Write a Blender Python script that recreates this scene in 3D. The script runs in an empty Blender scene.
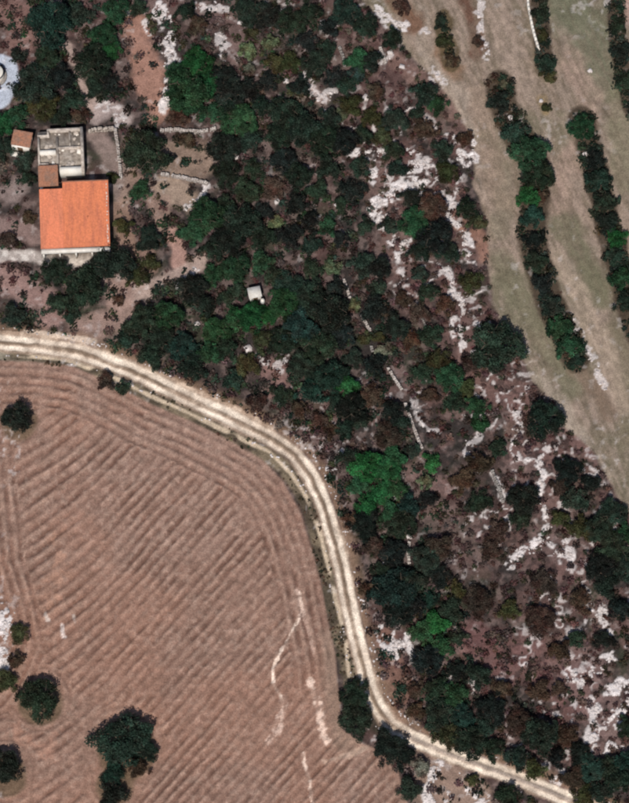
import bpy, math, random
import numpy as np
from mathutils import Vector

random.seed(7)
RNG = np.random.default_rng(11)
S = bpy.context.scene
COL = S.collection

# ------------------------------------------------------------------ camera
TILT = math.radians(20.0)          # the satellite looks a little from the south
DIST = 520.0
SPAN = 94.35                       # metres across the frame at its centre (0.15 m per photo pixel)
MPP = SPAN / 629.0
cam_d = bpy.data.cameras.new('camera')
cam_d.sensor_fit = 'HORIZONTAL'
cam_d.sensor_width = 36.0
cam_d.lens = 36.0 * DIST / SPAN
cam_d.clip_start = 1.0
cam_d.clip_end = 6000.0
cam = bpy.data.objects.new('camera', cam_d)
COL.objects.link(cam)
cam.location = (0.0, -DIST * math.sin(TILT), DIST * math.cos(TILT))
cam.rotation_euler = (TILT, 0.0, 0.0)
S.camera = cam

# ------------------------------------------------------------------ sky and sun
SUN_EL = math.radians(56.0)
SUN_AZ = math.radians(189.0)       # clockwise from +Y (picture up): from below, a little left
world = bpy.data.worlds.new('World')
S.world = world
world.use_nodes = True
wn = world.node_tree.nodes
wl = world.node_tree.links
sky = wn.new('ShaderNodeTexSky')
sky.sky_type = 'NISHITA'
sky.sun_disc = False
sky.sun_elevation = SUN_EL
sky.sun_rotation = SUN_AZ
bg = wn['Background']
bg.inputs['Strength'].default_value = 0.07
wl.new(sky.outputs[0], bg.inputs['Color'])
sun_d = bpy.data.lights.new('sun', 'SUN')
sun_d.energy = 4.2
sun_d.angle = math.radians(0.6)
sun_d.color = (1.0, 0.96, 0.9)
sun = bpy.data.objects.new('sun', sun_d)
COL.objects.link(sun)
sd = Vector((math.cos(SUN_EL) * math.sin(SUN_AZ), math.cos(SUN_EL) * math.cos(SUN_AZ), math.sin(SUN_EL)))
sun.rotation_euler = (-sd).to_track_quat('-Z', 'Y').to_euler()
sun.location = (0, 0, 150)

S.view_settings.view_transform = 'Standard'
S.view_settings.look = 'None'
S.view_settings.exposure = 0.0
S.view_settings.gamma = 1.0
S.render.engine = 'CYCLES'
S.cycles.use_denoising = True
S.cycles.max_bounces = 5
S.cycles.filter_width = 2.2

CT, ST = math.cos(TILT), math.sin(TILT)


def G(px, py, h=0.0):
    """photo pixel -> point of the place at height h"""
    u = (px - 314.5) * MPP / DIST
    v = (401.5 - py) * MPP / DIST
    d = (u, v * CT + ST, v * ST - CT)
    o = cam.location
    t = (h - o.z) / d[2]
    return Vector((o.x + d[0] * t, o.y + d[1] * t, h))


def to_px(x, y):
    """ground arrays -> photo pixel arrays"""
    rx, ry, rz = x, y + DIST * ST, -DIST * CT + 0 * y
    cy = ry * CT + rz * ST
    cz = -ry * ST + rz * CT
    return 314.5 + rx / -cz * DIST / MPP, 401.5 - cy / -cz * DIST / MPP


# ------------------------------------------------------------------ noise
def vnoise(x, y, seed=0):
    xi = np.floor(x).astype(np.int64)
    yi = np.floor(y).astype(np.int64)
    fx = x - xi
    fy = y - yi
    fx = fx * fx * (3 - 2 * fx)
    fy = fy * fy * (3 - 2 * fy)

    def h(a, b):
        n = (a * 374761393 + b * 668265263 + seed * 1442695041) & 0x7fffffff
        n = ((n ^ (n >> 13)) * 1274126177) & 0x7fffffff
        n = n ^ (n >> 16)
        return (n & 0xffff) / 65535.0
    return (h(xi, yi) * (1 - fx) + h(xi + 1, yi) * fx) * (1 - fy) + (h(xi, yi + 1) * (1 - fx) + h(xi + 1, yi + 1) * fx) * fy


def fbm(x, y, s, seed=0, octv=4):
    a, t, r = 0.5, 0.0, 0.0
    for k in range(octv):
        r = r + a * vnoise(x / s + 17.3 * k, y / s - 9.1 * k, seed + k)
        t += a
        a *= 0.55
        s *= 0.5
    return r / t


def sst(a, b, x):
    t = np.clip((x - a) / (b - a), 0, 1)
    return t * t * (3 - 2 * t)


def seg_dist(px, py, pts):
    """distance to a polyline, and the arc length of the nearest point"""
    best = np.full(px.shape, 1e9)
    arc = np.zeros(px.shape)
    acc = 0.0
    for (ax, ay), (bx, by) in zip(pts[:-1], pts[1:]):
        dx, dy = bx - ax, by - ay
        L = math.hypot(dx, dy)
        t = np.clip(((px - ax) * dx + (py - ay) * dy) / (L * L), 0, 1)
        d = np.hypot(px - ax - t * dx, py - ay - t * dy)
        m = d < best
        best = np.where(m, d, best)
        arc = np.where(m, acc + t * L, arc)
        acc += L
    return best, arc


def signed_line(px, py, pts):
    """signed distance to a polyline, positive on the right when walking along it in the picture"""
    best = np.full(px.shape, 1e9)
    sg = np.zeros(px.shape)
    for (ax, ay), (bx, by) in zip(pts[:-1], pts[1:]):
        dx, dy = bx - ax, by - ay
        L = math.hypot(dx, dy)
        t = np.clip(((px - ax) * dx + (py - ay) * dy) / (L * L), 0, 1)
        d = np.hypot(px - ax - t * dx, py - ay - t * dy)
        c = (dx * (py - ay) - dy * (px - ax)) / L
        m = d < best
        best = np.where(m, d, best)
        sg = np.where(m, np.sign(c), sg)
    return best * sg


def poly_sd(px, py, poly):
    """signed distance to a polygon, positive inside"""
    inside = np.zeros(px.shape, bool)
    n = len(poly)
    for i in range(n):
        ax, ay = poly[i]
        bx, by = poly[(i + 1) % n]
        if ay == by:
            continue
        c = ((ay > py) != (by > py)) & (px < (bx - ax) * (py - ay) / (by - ay) + ax)
        inside ^= c
    d, _ = seg_dist(px, py, list(poly) + [poly[0]])
    return np.where(inside, d, -d)


# ------------------------------------------------------------------ the plan, traced in photo pixels
ROAD = [(-160, 332), (-20, 339.5), (0, 341.5), (40, 345.5), (83, 353), (130, 370), (160, 384), (200, 403), (235, 419), (270, 438),
        (295, 456), (312, 478), (325, 508), (336, 545), (346, 590), (352, 620), (358, 645), (367, 680), (377, 706),
        (391, 725), (411, 738), (447, 753.5), (520, 780), (570, 800), (640, 830), (760, 890)]
EDGE_TRACK = [(10, 354), (68, 360), (110, 376), (150, 396), (190, 414), (235, 436), (270, 453), (291, 474), (308, 499), (320, 533), (327, 561),
              (334, 590), (341, 620), (346, 642), (349, 676)]
FIELD = [(-160, 358), (-20, 360), (30, 361), (75, 367), (110, 383), (150, 404), (190, 421), (230, 441), (262, 460), (284, 483), (299, 510),
         (311, 545), (320, 580), (328, 620), (335, 655), (338, 690), (342, 730), (362, 744), (380, 752), (398, 772), (404, 790),
         (412, 830), (420, 920), (-160, 920)]
FIELD_LEFT = [(-6, 372), (-4, 430), (2, 500), (8, 560), (22, 605), (30, 645), (18, 675), (-2, 700)]
GRASS = [(352, -120), (352, -12), (384, 24), (408, 52), (436, 80), (452, 100), (465, 122), (474, 140), (475, 165), (472, 182), (479, 196),
         (487, 221), (489, 262), (492, 300), (505, 330), (520, 350), (533, 381), (556, 402), (566, 428), (582, 440), (596, 454), (616, 492), (634, 520),
         (720, 640), (900, 640), (900, -120)]

# ------------------------------------------------------------------ ground grid
def axis(lo, hi, step, far):
    a = list(np.arange(lo, hi + 1e-6, step))
    s, v, out = step, hi, []
    while v < far:
        s *= 1.35
        v += s
        out.append(v)
    s, v, inn = step, lo, []
    while v > -far:
        s *= 1.35
        v -= s
        inn.append(v)
    return np.array(inn[::-1] + a + out)


STEP = 0.19
XS = axis(-51.0, 51.0, STEP, 900.0)
YS = axis(-66.0, 71.0, STEP, 900.0)
GX, GY = np.meshgrid(XS, YS)
PX, PY = to_px(GX, np.clip(GY, -300, 900))
clipx = np.clip(PX, -400, 1000)
clipy = np.clip(PY, -400, 1200)
PX, PY = clipx, clipy
WX = PX + 14 * (fbm(PX, PY, 22, 3, 3) - 0.5)
WY = PY + 14 * (fbm(PX, PY, 22, 5, 3) - 0.5)
n_fine = fbm(GX, GY, 0.55, 21, 3)
n_mid = fbm(GX, GY, 2.2, 31, 4)
n_big = fbm(GX, GY, 9.0, 41, 4)
n_low = fbm(GX, GY, 22.0, 51, 3)

f_sd = poly_sd(PX + 3 * (n_mid - .5), PY + 3 * (n_mid - .5), FIELD)
g_sd = poly_sd(PX + 7 * (n_mid - .5), PY + 5 * (n_mid - .5), GRASS)
r_sg = signed_line(PX, PY, ROAD)               # negative = the wood's side (upper / right)
r_d = np.abs(r_sg)
e_d, _ = seg_dist(PX, PY, EDGE_TRACK)

ALB = np.zeros(GX.shape + (3,))


def paint(mask, c):
    global ALB
    m = np.clip(mask, 0, 1)[..., None]
    ALB = ALB * (1 - m) + np.array(c) * m


# scrubland floor: dark litter, brown duff, reddish soil
n_sm = fbm(GX, GY, 1.05, 23, 3)
n_sm2 = fbm(GX, GY, 0.9, 29, 2)
n_fine2 = fbm(GX, GY, 1.7, 27, 3)
ALB[:] = (0.038, 0.031, 0.029)
paint(sst(0.42, 0.66, n_mid) * 0.75, (0.085, 0.056, 0.050))
paint(sst(0.52, 0.72, n_big) * 0.6, (0.105, 0.058, 0.053))
paint(sst(0.55, 0.75, fbm(GX, GY, 5.0, 77)) * 0.6, (0.036, 0.045, 0.026))
paint(sst(0.52, 0.68, n_sm) * 0.55, (0.165, 0.118, 0.107))

# soil and yard patches (polyline, half width px, colour, strength)
PATCHES = [
    ([(135, 22), (142, 60), (150, 90), (158, 108)], 15, (0.30, 0.165, 0.125), 0.9),
    ([(5, 10), (20, 20), (18, 40)], 18, (0.20, 0.115, 0.10), 0.8),
    ([(70, 48), (76, 70), (88, 98), (98, 112)], 5, (0.34, 0.25, 0.22), 0.9),
    ([(98, 114), (112, 108), (124, 118)], 8, (0.33, 0.26, 0.24), 0.9),
    ([(160, 150), (178, 160), (205, 155)], 18, (0.22, 0.155, 0.12), 0.9),
    ([(165, 188), (180, 195), (192, 200)], 13, (0.30, 0.22, 0.17), 0.9),
    ([(134, 176), (150, 190), (165, 215), (160, 225)], 9, (0.27, 0.18, 0.145), 0.8),
    ([(174, 236), (181, 262)], 7, (0.33, 0.20, 0.165), 0.95),
    ([(128, 298), (150, 288), (170, 276), (200, 264), (203, 255)], 7, (0.34, 0.25, 0.215), 0.9),
    ([(115, 285), (122, 310), (105, 325), (80, 330)], 15, (0.29, 0.195, 0.165), 0.85),
    ([(5, 275), (20, 285), (40, 300), (48, 320)], 15, (0.27, 0.17, 0.15), 0.85),
    ([(0, 226), (25, 228), (32, 235)], 9, (0.22, 0.15, 0.135), 0.8),
    ([(0, 195), (16, 190)], 11, (0.24, 0.18, 0.165), 0.8),
    ([(100, 140), (112, 160), (120, 180), (122, 205)], 11, (0.23, 0.17, 0.15), 0.8),
    ([(118, 210), (125, 235), (130, 250)], 12, (0.23, 0.145, 0.11), 0.8),
    ([(138, 165), (125, 200)], 8, (0.24, 0.165, 0.13), 0.6),
    ([(145, 250), (150, 270)], 9, (0.25, 0.16, 0.13), 0.7),
    ([(268, 368), (280, 376), (276, 392)], 11, (0.22, 0.13, 0.115), 0.8),
    ([(306, 86), (322, 100)], 8, (0.28, 0.20, 0.175), 0.7),
    ([(0, 355), (20, 364), (50, 360)], 6, (0.40, 0.35, 0.27), 0.8),
    ([(385, 640), (400, 690), (395, 715)], 14, (0.20, 0.11, 0.085), 0.75),
    ([(430, 770), (460, 785), (440, 803), (475, 800)], 22, (0.27, 0.185, 0.145), 0.85),
    ([(470, 640), (500, 655), (540, 660), (575, 700)], 22, (0.17, 0.085, 0.08), 0.7),
    ([(575, 660), (600, 700), (612, 740)], 26, (0.19, 0.125, 0.115), 0.7),
    ([(445, 290), (455, 330), (470, 370)], 14, (0.16, 0.095, 0.085), 0.7),
    ([(480, 380), (520, 400), (525, 440)], 16, (0.18, 0.105, 0.09), 0.6),
    ([(380, 180), (400, 215), (395, 260)], 20, (0.17, 0.11, 0.095), 0.7),
    ([(455, 215), (478, 240), (482, 255)], 9, (0.25, 0.135, 0.10), 0.8),
    ([(395, 60), (440, 95), (465, 125)], 10, (0.20, 0.12, 0.10), 0.6),
    ([(573, 432), (590, 455)], 8, (0.26, 0.15, 0.13), 0.7),
    ([(420, 500), (450, 520), (470, 560)], 18, (0.14, 0.095, 0.085), 0.6),
    ([(410, 470), (445, 490)], 9, (0.24, 0.15, 0.135), 0.6),
    ([(140, 4), (240, 14), (235, 50)], 9, (0.17, 0.11, 0.10), 0.6),
    ([(520, 460), (560, 500), (540, 560), (590, 560)], 22, (0.17, 0.11, 0.10), 0.6),
]
for pts, w, c, st in PATCHES:
    d, _ = seg_dist(WX, WY, pts)
    paint(st * sst(1.25, 0.55, d / w + 1.3 * (n_mid - 0.5) + 0.5 * (n_sm - .5)), c)
# pale blue-grey concrete apron round the tank at the left edge
d, _ = seg_dist(WX, WY, [(-14, 60), (6, 64), (10, 80), (2, 98)])
apron = sst(1.1, 0.8, d / 9)
paint(apron, (0.40, 0.43, 0.50))
# concrete path and terrace south of the house
d, _ = seg_dist(PX, PY + 3 * (n_mid - .5), [(-30, 255), (34, 256), (60, 260), (96, 260)])
paint(0.9 * sst(8.5, 4.5, d + 9 * (n_mid - .5)), (0.40, 0.345, 0.315))
paint(0.8 * sst(6, 4, d) * sst(0.5, 0.6, n_sm), (0.55, 0.50, 0.46))

# limestone showing through: polylines (half width px, strength)
ROCKS = [
    ('tall pale limestone outcrop beside the bare red strip above the courtyard', [(160, 4), (170, 22), (166, 46), (173, 70), (168, 92), (166, 108)], 6, 0.95),
    ('pale limestone patch left of the red strip top', [(148, 22), (150, 32)], 4, 0.8),
    ('pale rocks scattered at the top of the courtyard path', [(100, 106), (112, 110), (122, 114), (118, 124)], 5, 0.7),
    ('long white limestone band across the upper right slope', [(376, 206), (390, 196), (404, 188), (424, 180), (418, 196)], 7, 1.0),
    ('white limestone knoll with a notch at the top of the slope', [(361, 155), (372, 153), (384, 152), (372, 164), (371, 178)], 6, 0.95),
    ('white limestone strip running down beside the upper slope band', [(378, 205), (384, 222), (392, 238), (408, 246), (400, 256)], 6, 0.9),
    ('mottled white limestone under the bushes at the slope top', [(402, 146), (412, 152), (411, 166), (424, 160), (432, 172)], 5, 0.85),
    ('orange-white rock spur at the grass edge', [(457, 152), (466, 163), (474, 160), (474, 140)], 4, 0.95),
    ('pale rock tongue under the first spur', [(447, 138), (455, 143)], 4, 0.8),
    ('pale rock stripe running down to the grass margin', [(446, 198), (453, 212), (460, 226), (466, 244), (470, 258)], 4, 0.85),
    ('thin forked limestone vein left of the big round tree', [(448, 264), (452, 280), (449, 296), (458, 292), (462, 306), (462, 322), (466, 345)], 3.2, 0.85),
    ('short limestone vein beside the forked one', [(452, 318), (456, 333)], 3, 0.8),
    ('winding white limestone vein under the dark tree', [(528, 460), (540, 462), (543, 456), (541, 480), (538, 494), (545, 508), (549, 524), (546, 536)], 3.4, 0.95),
    ('white limestone shelf above the slope foot', [(546, 538), (534, 548), (520, 556), (512, 566)], 5, 0.95),
    ('forked white limestone ridge right of the shelf', [(548, 540), (558, 553), (572, 556), (566, 542)], 3.2, 0.85),
    ('pale limestone crest near the right edge', [(590, 550), (596, 566), (602, 584)], 3.2, 0.7),
    ('white limestone knob at the right edge of the slope', [(590, 620), (602, 608), (606, 620), (612, 632)], 4.5, 0.8),
    ('large white limestone patch at the lower right', [(571, 672), (580, 684), (592, 674), (604, 664), (614, 658)], 5.5, 1.0),
    ('honeycombed white limestone slab at the right edge', [(614, 692), (624, 684), (628, 700), (618, 716), (626, 728)], 6.5, 1.0),
    ('broken white limestone between the two lower slabs', [(588, 702), (598, 712), (596, 728), (608, 722), (590, 738)], 5, 0.85),
    ('ring-shaped white limestone at the slope foot', [(594, 744), (595, 752), (601, 757), (608, 753), (610, 744), (620, 748), (624, 760)], 3, 1.0),
    ('white limestone bank beside the track bend', [(376, 628), (384, 640), (394, 652), (404, 642), (398, 634)], 6, 0.95),
    ('upright white limestone fin by the track bend', [(410, 632), (411, 646), (415, 658)], 3, 0.95),
    ('pale stones above the lower track', [(446, 676), (452, 674), (428, 706), (432, 700)], 3, 0.7),
    ('small pale limestone strip in the lower thicket', [(470, 682), (474, 694)], 3, 0.7),
    ('white limestone by the field corner at the frame bottom', [(431, 775), (434, 764), (428, 800), (446, 798)], 5, 0.9),
    ('pale limestone slab below the lower track', [(470, 792), (490, 800), (476, 806)], 5, 0.9),
    ('white limestone island at the left edge of the field', [(0, 606), (8, 618), (3, 640), (6, 660), (0, 676)], 6, 1.0),
    ('pale limestone at the head of the dry grass', [(378, 10), (392, 24), (404, 24)], 5, 0.9),
    ('white rock lip between the two brown strips', [(424, 28), (430, 29)], 4, 0.6),
    ('pale rock lip along the narrow brown strip', [(480, 0), (478, 20), (485, 40), (487, 56)], 3.4, 0.6),
    ('white rock at the meeting of the grass strips', [(432, 72), (440, 78), (447, 82)], 3.5, 0.6),
    ('pale rock edge along the right hedge gap', [(570, 316), (585, 345), (598, 370), (606, 390)], 3.4, 0.6),
    ('pink limestone rubble in the middle of the wood', [(306, 76), (312, 92), (322, 98), (332, 92), (322, 108)], 4.5, 0.65),
    ('pale rubble beside the lone grey bush in the wood', [(258, 358), (272, 366), (284, 356), (276, 372)], 4, 0.6),
    ('pale limestone at the foot of the yard path', [(196, 268), (190, 276), (180, 284)], 4, 0.8),
    ('pale stony rim of the yard below the terrace wall', [(206, 184), (200, 196), (184, 210), (200, 204)], 3.5, 0.8),
    ('pinkish limestone crumbs by the broken wall', [(412, 396), (420, 418), (428, 434), (440, 436)], 3, 0.55),
    ('small limestone scatter in the right thicket', [(480, 432), (472, 440), (466, 446), (480, 468)], 3, 0.6),
    ('thin limestone crack in the right thicket', [(492, 470), (500, 488), (504, 506), (508, 520)], 2.6, 0.75),
    ('pale rocks left of the dark jagged tree', [(516, 412), (520, 424), (512, 446), (518, 456)], 4, 0.75),
    ('bright rocks near the top frame edge', [(215, 2), (224, 6), (196, 4)], 4, 0.7),
    ('small pale rock group left of the pale bushes', [(228, 48), (232, 38), (220, 34), (222, 58)], 3, 0.6),
    ('scattered pale rocks on the red slope', [(378, 48), (386, 60), (392, 54), (380, 66)], 3, 0.6),
]
rockm = np.zeros(GX.shape)
for _, pts, w, st in ROCKS:
    d, _a = seg_dist(WX, WY, pts)
    band = sst(1.9, 0.6, d / (w * 0.92) + 0.7 * (n_mid - .5))
    rockm = np.maximum(rockm, st * np.clip(band * 1.6, 0, 1) * sst(0.62 - 0.155 * band, 0.67 - 0.155 * band, 0.40 * n_sm2 + 0.25 * n_fine2 + 0.35 * n_fine))
# loose flecks of stone on the right-hand slope
slope = sst(0, 40, PX - (330 + 0.28 * (PY - 150))) * sst(0, -14, g_sd) * sst(0, 8, PY - 100)
slope = np.clip(slope + 0.5 * sst(0.5, 0.7, n_low), 0, 1)
web = 1 - np.abs(fbm(GX, GY, 2.6, 95, 3) - 0.5) * 2
rockm = np.maximum(rockm, 0.75 * slope * sst(0.90, 0.97, web) * sst(0.46, 0.60, n_sm) * sst(0.44, 0.58, n_big))
rockm = np.maximum(rockm, 0.6 * sst(0.66, 0.76, fbm(GX, GY, 1.1, 91, 3)) * sst(0.40, 0.6, n_big) * (0.4 + 0.6 * slope))
brk = sst(0.50, 0.66, n_sm) * (1 - rockm)
paint(0.6 * slope * sst(0.40, 0.58, n_mid) * sst(0.3, 0.55, n_big), (0.135, 0.078, 0.070))
paint(0.55 * slope * sst(0.54, 0.66, n_sm2), (0.024, 0.020, 0.019))

wood_zone = (g_sd < 0) & (f_sd < 0)

# dry grass strips
gm = sst(-2.5, 2.5, g_sd)
dirx, diry = 0.36, 0.93
al = GX * dirx - GY * diry
ac = GX * diry + GY * dirx
streak = fbm(ac / 0.8, al / 7.0, 1.0, 61, 4)
streak2 = fbm(ac / 0.45, al / 2.2, 1.0, 67, 3)
paint(gm, (0.205, 0.158, 0.122))
paint(gm * sst(0.40, 0.62, streak) * 0.75, (0.29, 0.215, 0.17))
paint(gm * sst(0.46, 0.66, n_big) * 0.7, (0.150, 0.135, 0.090))
paint(gm * sst(0.52, 0.72, n_mid) * 0.35, (0.34, 0.26, 0.21))
paint(gm * sst(0.52, 0.68, streak2) * 0.5, (0.31, 0.235, 0.19))
paint(gm * sst(0.48, 0.34, streak2) * 0.5, (0.135, 0.105, 0.072))
for pts, w, c, st in [
    ([(560, -10), (590, 30), (610, 80)], 26, (0.135, 0.135, 0.088), 0.85),
    ([(620, 100), (629, 180)], 16, (0.19, 0.17, 0.11), 0.7),
    ([(560, 224), (585, 250), (600, 300)], 12, (0.145, 0.135, 0.085), 0.8),
    ([(612, 335), (629, 400), (629, 440)], 14, (0.165, 0.14, 0.09), 0.7),
    ([(500, 260), (520, 310), (548, 345), (570, 390)], 12, (0.165, 0.15, 0.098), 0.75),
    ([(505, 170), (500, 230)], 12, (0.20, 0.17, 0.12), 0.7),
    ([(570, 60), (590, 95), (575, 150), (560, 200)], 13, (0.36, 0.25, 0.20), 0.55),
    ([(555, 255), (580, 300), (600, 345), (620, 400)], 12, (0.38, 0.29, 0.225), 0.75),
    ([(480, 100), (490, 160), (500, 200)], 14, (0.31, 0.225, 0.17), 0.6),
    ([(500, 0), (510, 60), (530, 100)], 14, (0.33, 0.25, 0.20), 0.6),
    ([(535, 385), (560, 400), (575, 430)], 9, (0.38, 0.31, 0.25), 0.7),
    ([(420, 10), (428, 50), (440, 78), (462, 100), (470, 150)], 8, (0.36, 0.29, 0.235), 0.6),
    ([(394, -8), (406, 8), (412, 20)], 12, (0.16, 0.085, 0.055), 0.9),
    ([(444, 50), (456, 72)], 9, (0.24, 0.135, 0.08), 0.8),
    ([(466, -8), (471, 20), (478, 50)], 9, (0.125, 0.07, 0.05), 1.0),
    ([(542, 98), (546, 108)], 6, (0.24, 0.17, 0.09), 0.8),
    ([(620, -5), (626, 16)], 11, (0.42, 0.27, 0.235), 0.9),
    ([(540, 46), (540, 60), (545, 72)], 9, (0.10, 0.07, 0.035), 0.7),
    ([(575, 362), (590, 385), (606, 412)], 9, (0.18, 0.125, 0.09), 0.8),
]:
    d, _ = seg_dist(WX, WY, pts)
    paint(gm * st * (0.55 + 0.45 * sst(.35, .6, streak2)) * sst(1.3, 0.5, d / w + 1.1 * (n_mid - 0.5)), c)
ALB *= (1 - 0.10 * gm)[..., None]
# hedge bases
HEDGES = [
    [(500, 84), (502, 104), (518, 136), (536, 165), (535, 195), (532, 230), (536, 256), (546, 292), (560, 325), (576, 358)],
    [(582, 118), (592, 155), (600, 190), (608, 225), (618, 262), (626, 300), (640, 340)],
    [(538, -20), (541, 20), (545, 62)],
    [(614, -10), (618, 40), (626, 90), (634, 110)],
]
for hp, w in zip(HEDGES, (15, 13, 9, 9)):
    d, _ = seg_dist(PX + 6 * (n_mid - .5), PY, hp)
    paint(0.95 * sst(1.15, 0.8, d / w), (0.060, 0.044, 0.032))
d, _ = seg_dist(WX, WY, [(444, 18), (446, 40), (454, 66)])
paint(0.9 * sst(1.2, 0.8, d / 8), (0.085, 0.062, 0.035))

# ploughed field
fm = sst(-1.5, 1.5, f_sd)
l_d, _ = seg_dist(PX, PY, FIELD_LEFT)
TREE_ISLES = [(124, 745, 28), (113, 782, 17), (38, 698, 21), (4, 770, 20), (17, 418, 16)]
isle = np.full(GX.shape, 1e9)
for x, y, r in TREE_ISLES[:4]:
    isle = np.minimum(isle, np.hypot(PX - x, PY - y) - r)
wob = 7.0 * (n_low - 0.5) + 4.0 * (n_big - 0.5) + 1.6 * (n_mid - 0.5)
SP = 8.7
# the passes run up to the right at about 47 degrees and flatten towards the left side
tt = np.linspace(-200, 800, 1001)
slope_t = np.tan(np.radians(26 + 22 * sst(-20, 150, tt)))
f_of_x = np.concatenate([[0], np.cumsum((slope_t[1:] + slope_t[:-1]) / 2)])
ph_main = (np.interp(PX, tt, f_of_x) + PY + wob * 1.3) * math.cos(math.radians(48)) / SP
bound = np.minimum(f_sd * 1.0, 1e9)
bound_r = np.where((PY < 690), f_sd, 1e9)
ph = ph_main
zone_h = bound_r < 44 + 6 * (n_low - .5)
ph = np.where(zone_h, (bound_r + 1.5 * wob * .4) / 9.2, ph)
zl = (l_d < 17) & ~zone_h
ph = np.where(zl, (l_d + wob * .4) / 9.0, ph)
zi = (isle < 12 + 7 * n_low) & ~zone_h & ~zl
ph = np.where(zi, isle / 7.5, ph)
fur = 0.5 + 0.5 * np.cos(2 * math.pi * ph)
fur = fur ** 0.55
inframe = sst(60, 20, np.maximum(np.abs(PX - 314) - 320, np.abs(PY - 401) - 410))
ua, va = GX * 0.70 + GY * 0.715, GX * 0.715 - GY * 0.70
rough = 0.45 + 1.0 * sst(0.28, 0.72, fbm(ua / 4.0, va / 1.0, 1.0, 71, 3)) * (0.5 + 0.8 * sst(0.3, 0.65, fbm(GX, GY, 8.0, 73, 3)))
famp = fm * sst(2, 7, f_sd) * inframe * rough
famp = np.clip(famp, 0, 1.6)
ridge_fade = np.where(zi, 0.45, np.where(zone_h | zl, 0.9, 1.0))
# soil colour: dry crust on the ridges, fresher earth in the furrows, broad tone shifts
paint(fm, (0.244, 0.150, 0.115))
paint(fm * sst(0.45, 0.68, n_low) * 0.6, (0.272, 0.178, 0.142))
paint(fm * sst(0.42, 0.70, n_big) * 0.45, (0.235, 0.130, 0.095))
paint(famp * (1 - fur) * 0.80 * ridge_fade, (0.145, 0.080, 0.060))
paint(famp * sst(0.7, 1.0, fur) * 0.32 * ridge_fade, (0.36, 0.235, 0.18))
paint(fm * sst(0.56, 0.74, n_fine) * 0.4, (0.36, 0.25, 0.20))
paint(fm * sst(0.44, 0.30, n_fine) * 0.4, (0.165, 0.096, 0.073))
paint(fm * sst(0.56, 0.68, fbm(GX, GY, 13, 79, 3)) * 0.25, (0.30, 0.158, 0.11))
dr, _ = seg_dist(PX, PY, [(335, 640), (338, 700), (345, 740)])
paint(fm * sst(22, 6, dr) * 0.55, (0.24, 0.175, 0.135))
for pts, w, c, st in [
    ([(300, 592), (302, 612), (289, 635), (274, 668), (272, 682), (281, 698)], 1.7, (0.74, 0.58, 0.48), 1.0),
    ([(302, 612), (312, 640), (314, 656)], 1.5, (0.46, 0.32, 0.26), 0.6),
    ([(296, 590), (303, 616)], 3, (0.46, 0.33, 0.27), 0.7),
    ([(310, 680), (318, 710), (326, 740)], 4, (0.66, 0.49, 0.40), 0.9),
    ([(283, 700), (276, 730), (268, 742)], 3.4, (0.60, 0.43, 0.35), 0.85),
    ([(304, 754), (310, 780), (313, 803)], 1.8, (0.72, 0.55, 0.45), 0.95),
    ([(350, 780), (354, 795)], 3, (0.46, 0.33, 0.27), 0.7),
    ([(325, 762), (360, 752), (382, 736)], 3, (0.44, 0.32, 0.25), 0.65),
    ([(62, 625), (64, 636)], 2.2, (0.55, 0.46, 0.42), 0.9),
    ([(46, 612), (48, 622)], 2, (0.5, 0.42, 0.37), 0.8),
    ([(72, 614), (74, 622)], 1.6, (0.5, 0.42, 0.37), 0.7),
    ([(15, 730), (40, 752), (60, 740)], 8, (0.36, 0.20, 0.145), 0.5),
    ([(55, 540), (60, 570), (50, 600)], 10, (0.36, 0.205, 0.145), 0.5),
]:
    d, _ = seg_dist(WX * 0.35 + PX * 0.65, WY * 0.35 + PY * 0.65, pts)
    paint(fm * st * sst(1.4, 0.5, d / w + 2.4 * (n_fine - 0.45)) * (0.2 + 0.8 * sst(0.44, 0.54, n_sm)), c)
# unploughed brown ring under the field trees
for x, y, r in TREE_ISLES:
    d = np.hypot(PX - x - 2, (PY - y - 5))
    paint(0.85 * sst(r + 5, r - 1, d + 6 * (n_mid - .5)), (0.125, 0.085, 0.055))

# verges
vm = sst(6, 11, r_d) * sst(26, 20, r_d) * (r_sg > 0) * (1 - fm) * sst(745, 700, PY) * sst(0, 20, PX + 5)
paint(0.9 * vm, (0.075, 0.058, 0.040))
paint(0.75 * vm * sst(0.5, 0.66, n_mid), (0.20, 0.155, 0.105))
bank = sst(8, 11, r_d) * sst(24, 12, r_d + 9 * (n_mid - .5)) * (r_sg < 0)
paint(0.7 * bank, (0.235, 0.15, 0.10))
d, _ = seg_dist(PX, PY, [(26, 332.5), (60, 336), (94, 342)])
paint(0.9 * sst(4.2, 2.0, d + 2 * (n_fine - .5)), (0.55, 0.43, 0.34))
et = sst(2.9, 1.2, e_d + 3.0 * (n_mid - 0.5)) * (1 - sst(0.60, 0.72, fbm(GX, GY, 4, 81, 2)))
paint(0.9 * et, (0.52, 0.41, 0.30))
# the track: two pale ruts, a darker crown
jig = 2.6 * (n_mid - 0.5) + 2.5 * (n_big - 0.5)
wv = 5 * (n_big - 0.5)
rm = sst(11.0, 7.6, r_d + 6 * (n_mid - 0.5) + wv)
wide = sst(0.35, 0.65, fbm(GX, GY, 5, 87, 2))
paint(rm * 0.92, (0.33, 0.235, 0.175))
paint(rm * 0.5 * sst(0.5, 0.64, n_sm), (0.52, 0.41, 0.32))
rut = np.maximum(sst(3.0, 1.3, np.abs(r_sg - 5.0 + jig)), sst(3.3 + 1.6 * wide, 1.4, np.abs(r_sg + 4.6 + jig)))
paint(rm * rut * (0.55 + 0.45 * wide) * (0.8 + 0.2 * sst(.4, .52, n_sm)), (0.76, 0.645, 0.53))
crown_m = sst(2.4, 1.0, np.abs(r_sg + jig)) * (0.35 + 0.65 * sst(0.60, 0.42, fbm(GX, GY, 6, 85, 2)))
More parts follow.
